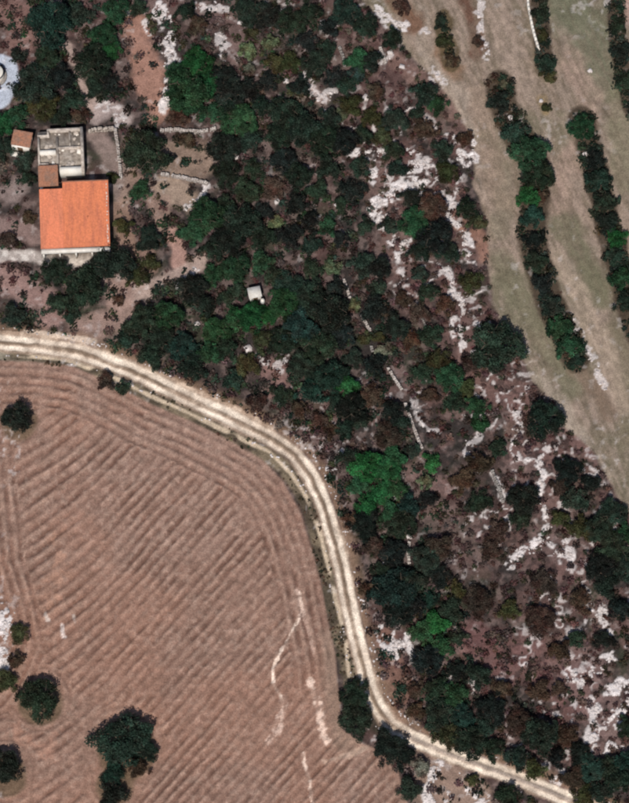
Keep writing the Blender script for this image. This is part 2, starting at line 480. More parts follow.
paint(rm * crown_m * 0.9, (0.175, 0.125, 0.088))
d, _ = seg_dist(PX, PY, [(411, 738), (447, 753.5), (520, 780), (570, 800)])
paint(rm * sst(3, 1, d) * 0.5, (0.44, 0.37, 0.33))
# limestone on top
paint(np.where(fm > 0.5, rockm * (PX < 20), rockm) * (1 - rm), (0.60, 0.545, 0.53))
ALB *= (0.80 + 0.40 * n_sm)[..., None]

# --------------------------------------------------------------- relief
Z = 0.35 * (n_big - 0.5) + 0.9 * (n_low - 0.5)
wood = np.clip(1 - fm - gm - rm, 0, 1)
Z = Z * (0.4 + 0.6 * wood) * (1 - apron)
Z = Z + wood * (0.22 * (n_mid - 0.5) + 0.10 * (n_fine - .5)) + rockm * wood * (0.10 + 0.2 * (n_fine - 0.35))
Z = Z + famp * (fur - 0.5) * 0.26 * ridge_fade + fm * 0.16 * (n_fine - .5)
Z = Z + gm * (0.05 * (streak - .5) + 0.05 * (n_fine - .5))
Z = Z + rm * (0.05 * crown_m - 0.09 * rut + 0.02) + 0.22 * bank * inframe
hx, hy = 74, 215
flat = sst(62, 46, np.maximum(np.abs(PX - hx), np.abs(PY - hy) * 0.62))
Z = Z * (1 - flat)
Z = np.where((np.abs(GX) > 200) | (np.abs(GY) > 200), 0.0, Z)


def ground_z(x, y):
    i = int(np.clip(np.searchsorted(XS, x), 1, len(XS) - 1))
    j = int(np.clip(np.searchsorted(YS, y), 1, len(YS) - 1))
    return float(min(Z[j, i], Z[j - 1, i - 1], Z[j, i - 1], Z[j - 1, i]))


def rock_at(px, py):
    p = G(px, py)
    i = int(np.clip(np.searchsorted(XS, p.x), 0, len(XS) - 1))
    j = int(np.clip(np.searchsorted(YS, p.y), 0, len(YS) - 1))
    return j, i


# ------------------------------------------------------------------ materials
def new_mat(name):
    m = bpy.data.materials.new(name)
    m.use_nodes = True
    nt = m.node_tree
    b = nt.nodes['Principled BSDF']
    b.inputs['Specular IOR Level'].default_value = 0.15
    return m, nt, b


def tex_noise(nt, scale, detail=4, rough=0.6, coord='Object'):
    tc = nt.nodes.new('ShaderNodeTexCoord')
    n = nt.nodes.new('ShaderNodeTexNoise')
    n.inputs['Scale'].default_value = scale
    n.inputs['Detail'].default_value = detail
    n.inputs['Roughness'].default_value = rough
    nt.links.new(tc.outputs[coord], n.inputs['Vector'])
    return n


def map_range(nt, src, lo, hi, a=0.3, b=0.7):
    r = nt.nodes.new('ShaderNodeMapRange')
    r.inputs['From Min'].default_value = a
    r.inputs['From Max'].default_value = b
    r.inputs['To Min'].default_value = lo
    r.inputs['To Max'].default_value = hi
    nt.links.new(src, r.inputs['Value'])
    return r.outputs['Result']


def vmul(nt, col, val):
    v = nt.nodes.new('ShaderNodeVectorMath')
    v.operation = 'SCALE'
    nt.links.new(col, v.inputs[0])
    nt.links.new(val, v.inputs['Scale'])
    return v.outputs[0]


def terrain_mat():
    m, nt, b = new_mat('terrain')
    at = nt.nodes.new('ShaderNodeAttribute')
    at.attribute_name = 'albedo'
    n1 = tex_noise(nt, 5.0, 6, 0.7)
    n2 = tex_noise(nt, 0.9, 4, 0.6)
    c = vmul(nt, at.outputs['Color'], map_range(nt, n1.outputs['Fac'], 0.58, 1.44))
    c = vmul(nt, c, map_range(nt, n2.outputs['Fac'], 0.80, 1.20))
    nt.links.new(c, b.inputs['Base Color'])
    b.inputs['Roughness'].default_value = 0.95
    b.inputs['Specular IOR Level'].default_value = 0.05
    bp = nt.nodes.new('ShaderNodeBump')
    bp.inputs['Strength'].default_value = 0.6
    bp.inputs['Distance'].default_value = 0.06
    nt.links.new(n1.outputs['Fac'], bp.inputs['Height'])
    nt.links.new(bp.outputs['Normal'], b.inputs['Normal'])
    return m


def plain_mat(name, col, var=0.25, scale=2.0, rough=0.85, col2=None, scale2=0.7, stretch=None):
    m, nt, b = new_mat(name)
    n = tex_noise(nt, scale, 5, 0.65)
    rgb = nt.nodes.new('ShaderNodeRGB')
    rgb.outputs[0].default_value = (*col, 1)
    src = rgb.outputs[0]
    if col2:
        n2 = tex_noise(nt, scale2, 5, 0.7)
        if stretch:
            mp = nt.nodes.new('ShaderNodeMapping')
            mp.inputs['Scale'].default_value = stretch
            nt.links.new(n2.inputs['Vector'].links[0].from_socket, mp.inputs['Vector'])
            nt.links.new(mp.outputs[0], n2.inputs['Vector'])
        mx = nt.nodes.new('ShaderNodeMix')
        mx.data_type = 'RGBA'
        nt.links.new(map_range(nt, n2.outputs['Fac'], 0, 1, 0.42, 0.62), mx.inputs['Factor'])
        nt.links.new(src, mx.inputs['A'])
        mx.inputs['B'].default_value = (*col2, 1)
        src = mx.outputs['Result']
    c = vmul(nt, src, map_range(nt, n.outputs['Fac'], 1 - var, 1 + var))
    nt.links.new(c, b.inputs['Base Color'])
    b.inputs['Roughness'].default_value = rough
    return m


def leaf_mat(name, from_object):
    m, nt, b = new_mat(name)
    tn = nt.nodes.new('ShaderNodeAttribute')
    tn.attribute_name = 'tone'
    if from_object:
        oi = nt.nodes.new('ShaderNodeObjectInfo')
        src = oi.outputs['Color']
    else:
        at = nt.nodes.new('ShaderNodeAttribute')
        at.attribute_name = 'tint'
        src = at.outputs['Color']
    c = vmul(nt, src, map_range(nt, tn.outputs['Fac'], 0.45, 1.75, 0.0, 1.0))
    pos = nt.nodes.new('ShaderNodeNewGeometry')
    n = nt.nodes.new('ShaderNodeTexNoise')
    n.inputs['Scale'].default_value = 0.75
    n.inputs['Detail'].default_value = 3
    nt.links.new(pos.outputs['Position'], n.inputs['Vector'])
    hs = nt.nodes.new('ShaderNodeMix')
    hs.data_type = 'RGBA'
    hs.blend_type = 'MULTIPLY'
    nt.links.new(map_range(nt, n.outputs['Fac'], 0.0, 1.0, 0.40, 0.64), hs.inputs['Factor'])
    nt.links.new(c, hs.inputs['A'])
    hs.inputs['B'].default_value = (0.84, 0.56, 0.56, 1)
    c = hs.outputs['Result']
    nt.links.new(c, b.inputs['Base Color'])
    b.inputs['Roughness'].default_value = 0.65
    b.inputs['Specular IOR Level'].default_value = 0.12
    tr = nt.nodes.new('ShaderNodeBsdfTranslucent')
    nt.links.new(c, tr.inputs['Color'])
    mx = nt.nodes.new('ShaderNodeMixShader')
    mx.inputs['Fac'].default_value = 0.22
    nt.links.new(b.outputs[0], mx.inputs[1])
    nt.links.new(tr.outputs[0], mx.inputs[2])
    nt.links.new(mx.outputs[0], nt.nodes['Material Output'].inputs['Surface'])
    return m


M = {
    'terrain': terrain_mat(),
    'leaf': leaf_mat('leaf', True),
    'scrub': leaf_mat('scrub_leaf', False),
    'bark': plain_mat('bark', (0.085, 0.065, 0.05), 0.4, 6),
    'stone': plain_mat('limestone', (0.60, 0.545, 0.53), 0.3, 3.0, 0.9, (0.40, 0.34, 0.315), 1.2),
    'wallstone': plain_mat('wall_stone', (0.50, 0.445, 0.41), 0.3, 4.0, 0.9, (0.30, 0.25, 0.22), 1.5),
    'greystone': plain_mat('grey_stone', (0.30, 0.28, 0.26), 0.3, 4.0, 0.9, (0.20, 0.17, 0.155), 1.5),
    'tile': plain_mat('roof_tile', (0.53, 0.172, 0.085), 0.22, 3.5, 0.8, (0.40, 0.132, 0.075), 0.55, (2.2, 0.35, 1)),
    'tile_light': plain_mat('roof_tile_light', (0.57, 0.185, 0.100), 0.22, 3.5, 0.8, (0.44, 0.155, 0.09), 0.5, (2.2, 0.35, 1)),
    'oldtile': plain_mat('weathered_tile', (0.29, 0.135, 0.085), 0.3, 4.0, 0.9, (0.20, 0.12, 0.09), 0.9),
    'white': plain_mat('whitewash', (0.74, 0.70, 0.64), 0.10, 1.5, 0.9, (0.62, 0.56, 0.49), 0.7),
    'mortar': plain_mat('verge_mortar', (0.66, 0.50, 0.42), 0.2, 2.0, 0.9),
    'concrete': plain_mat('concrete', (0.31, 0.27, 0.235), 0.4, 1.6, 0.92, (0.19, 0.155, 0.13), 0.9),
    'parapet': plain_mat('pale_render', (0.52, 0.45, 0.39), 0.3, 1.8, 0.9, (0.31, 0.26, 0.225), 1.1),
    'glass': plain_mat('window_glass', (0.03, 0.035, 0.04), 0.1, 2.0, 0.12),
    'wood': plain_mat('painted_wood', (0.12, 0.075, 0.045), 0.25, 5.0, 0.7),
    'metal': plain_mat('pale_metal', (0.62, 0.62, 0.60), 0.12, 2.0, 0.5, (0.50, 0.48, 0.44), 0.8),
    'hutroof': plain_mat('hut_roof', (0.60, 0.57, 0.53), 0.12, 3.0, 0.7, (0.50, 0.46, 0.41), 0.9),
}


# ------------------------------------------------------------------ mesh helpers
def mesh_np(name, verts, faces, mat, attrs=None, smooth=False):
    """faces: (n,3) or (n,4) int array; attrs: name -> per-vertex float or colour array"""
    verts = np.asarray(verts, dtype=np.float32)
    faces = np.asarray(faces, dtype=np.int32)
    k = faces.shape[1]
    me = bpy.data.meshes.new(name)
    me.vertices.add(len(verts))
    me.vertices.foreach_set('co', verts.ravel())
    me.loops.add(faces.size)
    me.loops.foreach_set('vertex_index', faces.ravel())
    me.polygons.add(len(faces))
    me.polygons.foreach_set('loop_start', np.arange(0, faces.size, k, dtype=np.int32))
    me.polygons.foreach_set('loop_total', np.full(len(faces), k, dtype=np.int32))
    if smooth:
        me.polygons.foreach_set('use_smooth', np.ones(len(faces), dtype=bool))
    me.update(calc_edges=True)
    for an, av in (attrs or {}).items():
        av = np.asarray(av, dtype=np.float32)
        if av.ndim == 1:
            a = me.attributes.new(an, 'FLOAT', 'POINT')
            a.data.foreach_set('value', av)
        else:
            a = me.attributes.new(an, 'FLOAT_COLOR', 'POINT')
            c4 = np.ones((len(av), 4), dtype=np.float32)
            c4[:, :3] = av
            a.data.foreach_set('color', c4.ravel())
    me.materials.append(mat)
    return me


def link(name, data, parent=None, loc=(0, 0, 0), rz=0.0):
    o = bpy.data.objects.new(name, data)
    COL.objects.link(o)
    o.location = loc
    o.rotation_euler = (0, 0, rz)
    if parent is not None:
        o.parent = parent
    return o


LABELS = set()


def tag(o, label, cat, group=None, kind=None):
    o['label'] = label
    o['category'] = cat
    if group:
        o['group'] = group
    if kind:
        o['kind'] = kind
    LABELS.add(label)
    return o


class MB:
    """collects boxes and prisms into one quad/tri mesh"""
    def __init__(self):
        self.v, self.f = [], []

    def box(self, x0, x1, y0, y1, z0, z1, taper=0.0):
        b = len(self.v)
        t = taper
        self.v += [(x0, y0, z0), (x1, y0, z0), (x1, y1, z0), (x0, y1, z0),
                   (x0 + t, y0 + t, z1), (x1 - t, y0 + t, z1), (x1 - t, y1 - t, z1), (x0 + t, y1 - t, z1)]
        self.f += [tuple(b + i for i in q) for q in ((0, 3, 2, 1), (4, 5, 6, 7), (0, 1, 5, 4), (1, 2, 6, 5), (2, 3, 7, 6), (3, 0, 4, 7))]
        return self

    def stone(self, c, sx, sy, sz, rz, jit=0.22):
        """an irregular eight-cornered lump"""
        b = len(self.v)
        ca, sa = math.cos(rz), math.sin(rz)
        for z in (-1, 1):
            for x, y in ((-1, -1), (1, -1), (1, 1), (-1, 1)):
                k = 0.80 if z > 0 else 1.0
                xx = x * sx * k * (1 + random.uniform(-jit, jit))
                yy = y * sy * k * (1 + random.uniform(-jit, jit))
                zz = z * sz * (1 + random.uniform(-jit, jit))
                self.v.append((c[0] + xx * ca - yy * sa, c[1] + xx * sa + yy * ca, c[2] + zz))
        self.f += [tuple(b + i for i in q) for q in ((0, 3, 2, 1), (4, 5, 6, 7), (0, 1, 5, 4), (1, 2, 6, 5), (2, 3, 7, 6), (3, 0, 4, 7))]
        return self

    def lathe(self, prof, n=20, c=(0, 0)):
        b = len(self.v)
        for r, z in prof:
            for k in range(n):
                a = 2 * math.pi * k / n
                self.v.append((c[0] + r * math.cos(a), c[1] + r * math.sin(a), z))
        for i in range(len(prof) - 1):
            for k in range(n):
                k2 = (k + 1) % n
                self.f.append((b + i * n + k, b + i * n + k2, b + (i + 1) * n + k2, b + (i + 1) * n + k))
        return self

    def mesh(self, name, mat):
        return mesh_np(name, self.v, self.f, mat)

    def build(self, name, mat, parent=None, loc=(0, 0, 0), rz=0.0):
        return link(name, self.mesh(name, mat), parent, loc, rz)


# ------------------------------------------------------------------ the setting: one sheet split by what it is
ny, nx = GX.shape
idx = np.arange(nx * ny).reshape(ny, nx)
quads = np.stack([idx[:-1, :-1], idx[:-1, 1:], idx[1:, 1:], idx[1:, :-1]], -1).reshape(-1, 4)


def cell(a):
    return (a[:-1, :-1] + a[:-1, 1:] + a[1:, 1:] + a[1:, :-1]).ravel() / 4


reg = np.zeros(len(quads), int)
reg[cell(g_sd) > 0] = 2
reg[cell(f_sd) > 0] = 1
reg[(cell(r_d + 6 * (n_mid - .5) + 5 * (n_big - .5)) < 10.8)] = 3
VV = np.stack([GX, GY, Z], -1).reshape(-1, 3)
CC = ALB.reshape(-1, 3)
for k, (nm, lab) in enumerate([('ground', 'dark litter and red soil of the wooded slope'), ('ploughed_field', 'brown ploughed field with curved furrows'),
                               ('dry_grass_field', 'dry grass strips at the upper right'), ('dirt_road', 'pale two-rut dirt track curving round the field')]):
    fq = quads[reg == k]
    used = np.unique(fq)
    remap = np.full(nx * ny, -1)
    remap[used] = np.arange(len(used))
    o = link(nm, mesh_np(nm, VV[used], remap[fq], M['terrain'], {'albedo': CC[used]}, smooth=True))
    o['kind'] = 'structure'
    o['label'] = lab


# ------------------------------------------------------------------ foliage
def leaf_cloud(centers, radii, counts, size, up=0.5, tone_c=None, flat=0.8, seed=0):
    """leaf quads spread round clump centres; returns verts, faces, tone"""
    g = np.random.default_rng(seed)
    rep = np.repeat(np.arange(len(centers)), counts)
    n = len(rep)
    d = g.normal(size=(n, 3))
    d /= np.linalg.norm(d, axis=1)[:, None]
    rr = g.random(n) ** 0.5
    p = centers[rep] + d * (radii[rep] * rr)[:, None] * np.array([1, 1, flat])
    nrm = d * 0.8 + g.normal(size=(n, 3)) * 0.7
    nrm[:, 2] += up
    nrm /= np.linalg.norm(nrm, axis=1)[:, None]
    t = np.cross(nrm, g.normal(size=(n, 3)))
    t /= np.linalg.norm(t, axis=1)[:, None]
    b = np.cross(nrm, t)
    s = (size if np.isscalar(size) else size[rep]) * g.uniform(0.6, 1.35, n)
    t *= s[:, None]
    b *= (s * g.uniform(0.45, 0.8, n))[:, None]
    v = np.stack([p - t, p - b + 0.15 * t, p + t, p + b + 0.15 * t], 1).reshape(-1, 3)
    f = np.arange(4 * n).reshape(-1, 4)
    tone = (tone_c[rep] if tone_c is not None else 0.5) + g.normal(0, 0.13, n)
    return v, f, np.repeat(np.clip(tone, 0, 1), 4), rep


def tree_proto(seed, n_clump, leaves, leaf_size, lobed=0.32, height=1.25, clump_r=0.30):
    """unit tree: crown radius 1 in plan, height about `height`"""
    g = np.random.default_rng(seed)
    ph = g.uniform(0, 6.28, 4)
    cs, rs, tn = [], [], []
    while len(cs) < n_clump:
        a = g.uniform(0, 2 * math.pi)
        lim = 1 - clump_r * 0.75 + lobed * (0.5 * math.sin(3 * a + ph[0]) + 0.35 * math.sin(5 * a + ph[1]) + 0.3 * math.sin(8 * a + ph[2]))
        r = math.sqrt(g.random()) * lim
        top = math.sqrt(max(0.0, 1 - (r / max(lim, .3)) ** 2))
        zz = height * (0.42 + 0.46 * top * (1 - 0.75 * g.random() ** 2)) + g.normal(0, 0.04)
        cs.append((r * math.cos(a), r * math.sin(a), zz))
        rs.append(clump_r * g.uniform(0.55, 1.15))
        tn.append(np.clip(0.36 + g.normal(0, 0.22) + 0.12 * math.sin(2 * a + ph[3]), 0.02, 1))
    cs, rs, tn = np.array(cs), np.array(rs), np.array(tn)
    w = rs ** 2
    cnt = np.maximum(6, (leaves * w / w.sum())).astype(int)
    v, f, tone, _ = leaf_cloud(cs, rs, cnt, leaf_size, 0.5, tn, 0.8, seed + 1)
    crown = mesh_np('crown', v, f, M['leaf'], {'tone': tone})
    # trunk and limbs
    tv, tf = [], []

    def limb(p0, p1, r0, r1, n=6):
        p0, p1 = np.array(p0), np.array(p1)
        ax = p1 - p0
        ax = ax / np.linalg.norm(ax)
        u = np.cross(ax, (0.3, 1, 0.2))
        u /= np.linalg.norm(u)
        w_ = np.cross(ax, u)
        b = len(tv)
        for p, r in ((p0, r0), (p1, r1)):
            for k in range(n):
                q = 2 * math.pi * k / n
                tv.append(tuple(p + r * (math.cos(q) * u + math.sin(q) * w_)))
        for k in range(n):
            tf.append((b + k, b + (k + 1) % n, b + n + (k + 1) % n, b + n + k))
    fork = (g.normal(0, 0.04), g.normal(0, 0.04), 0.34 * height)
    limb((0, 0, -0.10), (0, 0, 0.02), 0.10, 0.075)
    limb((0, 0, 0.02), fork, 0.075, 0.055)
    for k in range(6):
        a = k * 1.047 + g.uniform(-.3, .3)
        e = (0.45 * math.cos(a), 0.45 * math.sin(a), height * g.uniform(0.55, 0.75))
        limb(fork, e, 0.045, 0.022, 5)
        for s_ in (-0.4, 0.4):
            limb(e, (0.78 * math.cos(a + s_), 0.78 * math.sin(a + s_), height * g.uniform(0.6, 0.78)), 0.022, 0.008, 4)
    trunk = mesh_np('trunk', tv, tf, M['bark'])
    return crown, trunk, height


BIG = [tree_proto(100 + k, 95, 9500, 0.042, 0.26 + 0.06 * (k % 3), 1.25, 0.23) for k in range(5)]
MED = [tree_proto(200 + k, 46, 4200, 0.058, 0.36, 1.25, 0.29) for k in range(5)]
SML = [tree_proto(300 + k, 22, 1700, 0.092, 0.34, 1.2, 0.36) for k in range(5)]

TONES = {   # leaf colours
    'k': ((0.020, 0.030, 0.024), 'blackish green'),
    'd': ((0.028, 0.052, 0.033), 'dark green'),
    't': ((0.024, 0.060, 0.045), 'bluish dark green'),
    'm': ((0.033, 0.098, 0.043), 'mid green'),
    'g': ((0.026, 0.128, 0.040), 'bright green'),
    'o': ((0.058, 0.070, 0.030), 'olive green'),
    'p': ((0.135, 0.185, 0.100), 'pale green'),
    's': ((0.165, 0.170, 0.120), 'pale grey-green'),
    'b': ((0.080, 0.058, 0.040), 'dry brown'),
}
TREES = {
    'the orange-roofed house': [
        (147, 138, 28, 'd'), (55, 271, 18, 'd'), (86, 288, 22, 'd'), (57, 304, 11, 'd'), (72, 316, 9, 'd'), (14, 315, 19, 'd'), (112, 262, 17, 'd'),
        (98, 270, 11, 'd'), (150, 238, 15, 'd'), (139, 277, 11, 'o'), (152, 262, 9, 'o'), (141, 190, 13, 'm'), (24, 160, 12, 'd'), (28, 178, 11, 'd'), (6, 146, 12, 'd'),
        (112, 178, 7, 'o'), (30, 218, 8, 'b'), (8, 240, 9, 'b'), (124, 226, 8, 'o'), (118, 300, 7, 'b')],
    'the round white tank': [
        (50, 22, 24, 't'), (80, 14, 19, 'd'), (104, 34, 19, 'm'), (112, 50, 13, 'g'), (92, 62, 16, 'd'), (48, 58, 20, 'd'), (34, 84, 20, 'd'), (60, 78, 19, 'k'),
        (42, 103, 20, 'o'), (72, 98, 15, 'd'), (18, 116, 14, 'm'), (4, 122, 11, 'g'), (110, 82, 13, 'k'), (95, 86, 11, 'd'), (116, 10, 14, 'm'), (20, 56, 11, 'k'), (138, 8, 10, 'd'),
        (80, 115, 9, 'b'), (62, 116, 11, 'd')],
    'the bare red strip': [
        (196, 62, 21, 'g'), (186, 90, 21, 'm'), (205, 84, 17, 'g'), (176, 72, 12, 'm'), (192, 106, 13, 'm'), (222, 76, 12, 'k'), (230, 92, 14, 'k'),
        (246, 50, 10, 'p'), (250, 68, 7, 's'), (250, 34, 8, 'o'), (215, 122, 14, 'm'), (240, 120, 15, 'm'), (178, 118, 11, 'b'), (230, 108, 11, 'd'), (198, 26, 11, 'b'), (186, 12, 10, 'd'), (250, 12, 14, 'd'), (250, 90, 12, 'k')],
    'the mid-wood rubble': [
        (271, 43, 9, 'p'), (290, 62, 11, 'o'), (274, 62, 10, 'o'), (268, 80, 11, 'k'), (262, 106, 17, 'd'), (284, 112, 17, 'd'), (302, 126, 18, 'd'), (322, 138, 15, 'd'), (278, 134, 14, 'd'),
        (345, 12, 16, 't'), (366, 26, 15, 'd'), (330, 48, 14, 'd'), (308, 42, 14, 'k'), (290, 22, 15, 'd'), (268, 16, 14, 'k'), (315, 62, 13, 'd'), (350, 62, 13, 'm'), (356, 72, 11, 't'),
        (346, 84, 13, 'd'), (336, 76, 12, 'k'), (341, 114, 7, 'p'), (352, 106, 11, 'o'), (330, 118, 11, 'd'), (372, 118, 12, 'o'), (362, 135, 13, 'd'), (310, 14, 12, 'd'), (330, 28, 11, 'k'),
        (375, 90, 9, 'b'), (394, 118, 12, 'd'), (392, 40, 11, 'd'), (375, 60, 12, 'k'), (300, 84, 11, 'k'), (345, 140, 13, 'k'), (382, 138, 10, 'o')],
    'the white slope band': [
        (436, 104, 14, 'm'), (424, 94, 12, 'd'), (416, 112, 11, 'd'), (442, 150, 13, 'd'), (448, 172, 12, 'o'), (412, 198, 15, 'k'), (414, 222, 13, 'm'), (394, 152, 11, 'd'),
        (467, 208, 13, 'd'), (476, 222, 9, 'o'), (424, 128, 12, 'b'), (464, 138, 8, 'b'), (432, 206, 12, 'b'), (436, 236, 15, 'k'), (448, 252, 12, 'd'), (388, 226, 10, 'd'), (420, 252, 12, 'd'),
        (398, 170, 9, 'd'), (360, 168, 11, 'd'), (352, 190, 12, 'k'), (365, 225, 12, 'd')],
    'the walled yard': [
        (207, 214, 20, 'm'), (192, 232, 17, 'm'), (226, 206, 15, 'd'), (226, 240, 20, 'k'), (240, 222, 16, 'd'), (275, 222, 8, 'p'), (246, 190, 15, 'd'), (226, 172, 15, 'd'), (254, 168, 13, 'd'),
        (274, 188, 12, 'b'), (300, 176, 15, 'd'), (318, 190, 15, 'd'), (296, 204, 14, 'k'), (328, 228, 9, 'm'), (310, 222, 12, 'k'), (328, 168, 13, 'd'), (262, 212, 11, 'k'), (186, 140, 8, 'b'),
        (226, 146, 15, 'k'), (250, 142, 14, 'd'), (214, 250, 13, 'd'), (284, 160, 13, 'k'), (342, 206, 11, 'd'), (262, 238, 13, 'd'), (290, 236, 13, 'k'), (312, 244, 12, 'd'), (340, 240, 12, 'k')],
    'the small white hut': [
        (236, 268, 18, 'm'), (262, 262, 15, 'm'), (274, 276, 13, 'd'), (250, 316, 18, 'g'), (234, 322, 14, 'm'), (266, 316, 12, 'g'), (216, 330, 16, 'm'), (226, 350, 13, 'd'),
        (192, 286, 18, 'k'), (168, 316, 20, 'm'), (160, 338, 18, 'd'), (182, 344, 16, 't'), (142, 322, 15, 'd'), (206, 306, 12, 'd'), (208, 352, 12, 'm'), (194, 366, 12, 'd'),
        (310, 298, 20, 'd'), (300, 328, 20, 't'), (330, 312, 18, 'k'), (318, 346, 17, 'd'), (290, 286, 16, 'd'), (284, 340, 13, 'd'), (262, 340, 12, 'o'), (334, 268, 9, 'p'), (312, 268, 13, 'd'),
        (353, 303, 6, 'p'), (342, 336, 14, 'k'), (238, 292, 9, 'd'), (150, 358, 11, 'd'), (246, 366, 12, 'o'), (232, 380, 12, 'd'), (216, 274, 12, 'm'), (270, 296, 13, 'm'),
        (345, 284, 9, 'k'), (288, 308, 13, 'k'), (226, 296, 11, 'd'), (130, 338, 10, 'd')],
    'the track bend': [
        (330, 378, 19, 't'), (346, 386, 14, 'g'), (312, 392, 15, 't'), (354, 358, 14, 'd'), (368, 334, 7, 'o'), (379, 338, 7, 'o'), (384, 350, 8, 's'), (336, 404, 14, 'd'), (352, 408, 14, 'k'),
        (300, 368, 13, 'd'), (376, 366, 13, 'k'), (372, 396, 12, 'b'), (362, 420, 12, 'd'), (392, 412, 14, 'k'), (388, 436, 13, 'b'), (400, 428, 10, 'd'), (320, 420, 11, 'b'), (344, 430, 12, 'd'),
        (300, 412, 9, 'b'), (256, 402, 10, 'b'), (366, 314, 11, 'k'), (280, 396, 10, 'd'), (332, 432, 8, 'b')],
    'the bright leafy clump': [
        (366, 466, 17, 'g'), (386, 474, 16, 'g'), (358, 484, 14, 'm'), (380, 494, 15, 'g'), (366, 506, 14, 'g'), (396, 490, 12, 'm'), (394, 458, 12, 'm'), (408, 506, 12, 't'), (350, 458, 10, 'd'),
        (431, 463, 10, 'g'), (424, 482, 8, 'p'), (412, 450, 11, 'd'), (402, 524, 12, 'd'), (428, 500, 10, 'k'), (364, 524, 12, 'k'), (350, 520, 9, 'b'), (390, 512, 11, 'm')],
    'the white rock fin': [
        (394, 590, 17, 't'), (382, 572, 12, 'd'), (410, 580, 13, 'd'), (428, 600, 13, 't'), (437, 624, 15, 'g'), (424, 632, 12, 'm'), (442, 646, 13, 'm'), (414, 608, 14, 'k'), (398, 612, 12, 'k'),
        (452, 610, 12, 'd'), (458, 636, 12, 'd'), (424, 560, 13, 'd'), (440, 576, 12, 'k'), (402, 552, 12, 'k'), (368, 592, 9, 'b'), (428, 660, 12, 'k'), (374, 548, 10, 'b'), (456, 590, 10, 'o'), (440, 548, 12, 'b')],
    'the lower track': [
        (454, 694, 13, 'm'), (436, 690, 12, 'd'), (440, 716, 14, 'd'), (462, 716, 15, 't'), (484, 728, 16, 'd'), (470, 742, 14, 'd'), (492, 708, 14, 'k'), (456, 672, 12, 'k'), (476, 676, 12, 'd'),
        (494, 748, 14, 'd'), (516, 758, 13, 'd'), (446, 738, 11, 'o'), (500, 690, 12, 'b'), (418, 690, 10, 'b'), (535, 770, 12, 'o'), (542, 735, 16, 'd'), (520, 722, 13, 'b'), (556, 758, 13, 'k'), (417, 712, 9, 'b')],
    'the ring-shaped rock': [
        (592, 768, 15, 't'), (606, 770, 14, 'd'), (580, 754, 13, 'k'), (618, 782, 15, 'd'), (600, 792, 14, 'd'), (626, 728, 10, 'd'), (574, 778, 12, 'b'), (627, 762, 11, 't'), (566, 736, 11, 'b'),
        (582, 798, 11, 'o'), (558, 690, 12, 'b'), (540, 692, 12, 'b'), (576, 640, 12, 'd'), (604, 640, 12, 'k')],
    'the winding white vein': [
        (476, 408, 12, 'm'), (466, 388, 10, 'o'), (482, 424, 10, 'm'), (600, 566, 16, 'k'), (614, 548, 14, 'd'), (606, 588, 15, 'd'), (624, 534, 12, 'm'), (622, 566, 12, 'd'), (598, 530, 12, 'd'),
        (576, 500, 12, 'd'), (590, 482, 12, 'k'), (612, 512, 12, 'd'), (568, 470, 12, 'k'), (560, 486, 10, 'b'), (520, 520, 11, 'd'), (524, 500, 12, 'k'), (500, 530, 11, 'b'), (580, 528, 12, 'o'),
        (560, 518, 10, 'o'), (480, 500, 12, 'd'), (478, 464, 11, 'b'), (462, 480, 10, 'b'), (498, 450, 12, 'd'), (490, 550, 10, 'b'), (545, 580, 12, 'b'), (540, 620, 13, 'b'), (510, 610, 11, 'o'), (480, 600, 12, 'b'),
        (580, 600, 11, 'b'), (620, 610, 12, 'k'), (560, 650, 10, 'b')],
    'the forked white vein': [
        (428, 292, 13, 'd'), (418, 314, 12, 'b'), (430, 336, 13, 'd'), (404, 300, 12, 'b'), (440, 360, 12, 'o'), (450, 378, 12, 'm'), (410, 340, 11, 'b'), (424, 372, 11, 'd'), (470, 282, 11, 'o'),
        (396, 328, 12, 'd'), (444, 306, 9, 'b'), (472, 362, 10, 'b'), (456, 402, 11, 'd'), (430, 396, 10, 'b'), (376, 290, 12, 'd'), (384, 310, 11, 'b'), (380, 268, 11, 'k'), (362, 264, 11, 'd'), (420, 274, 11, 'd')],
}
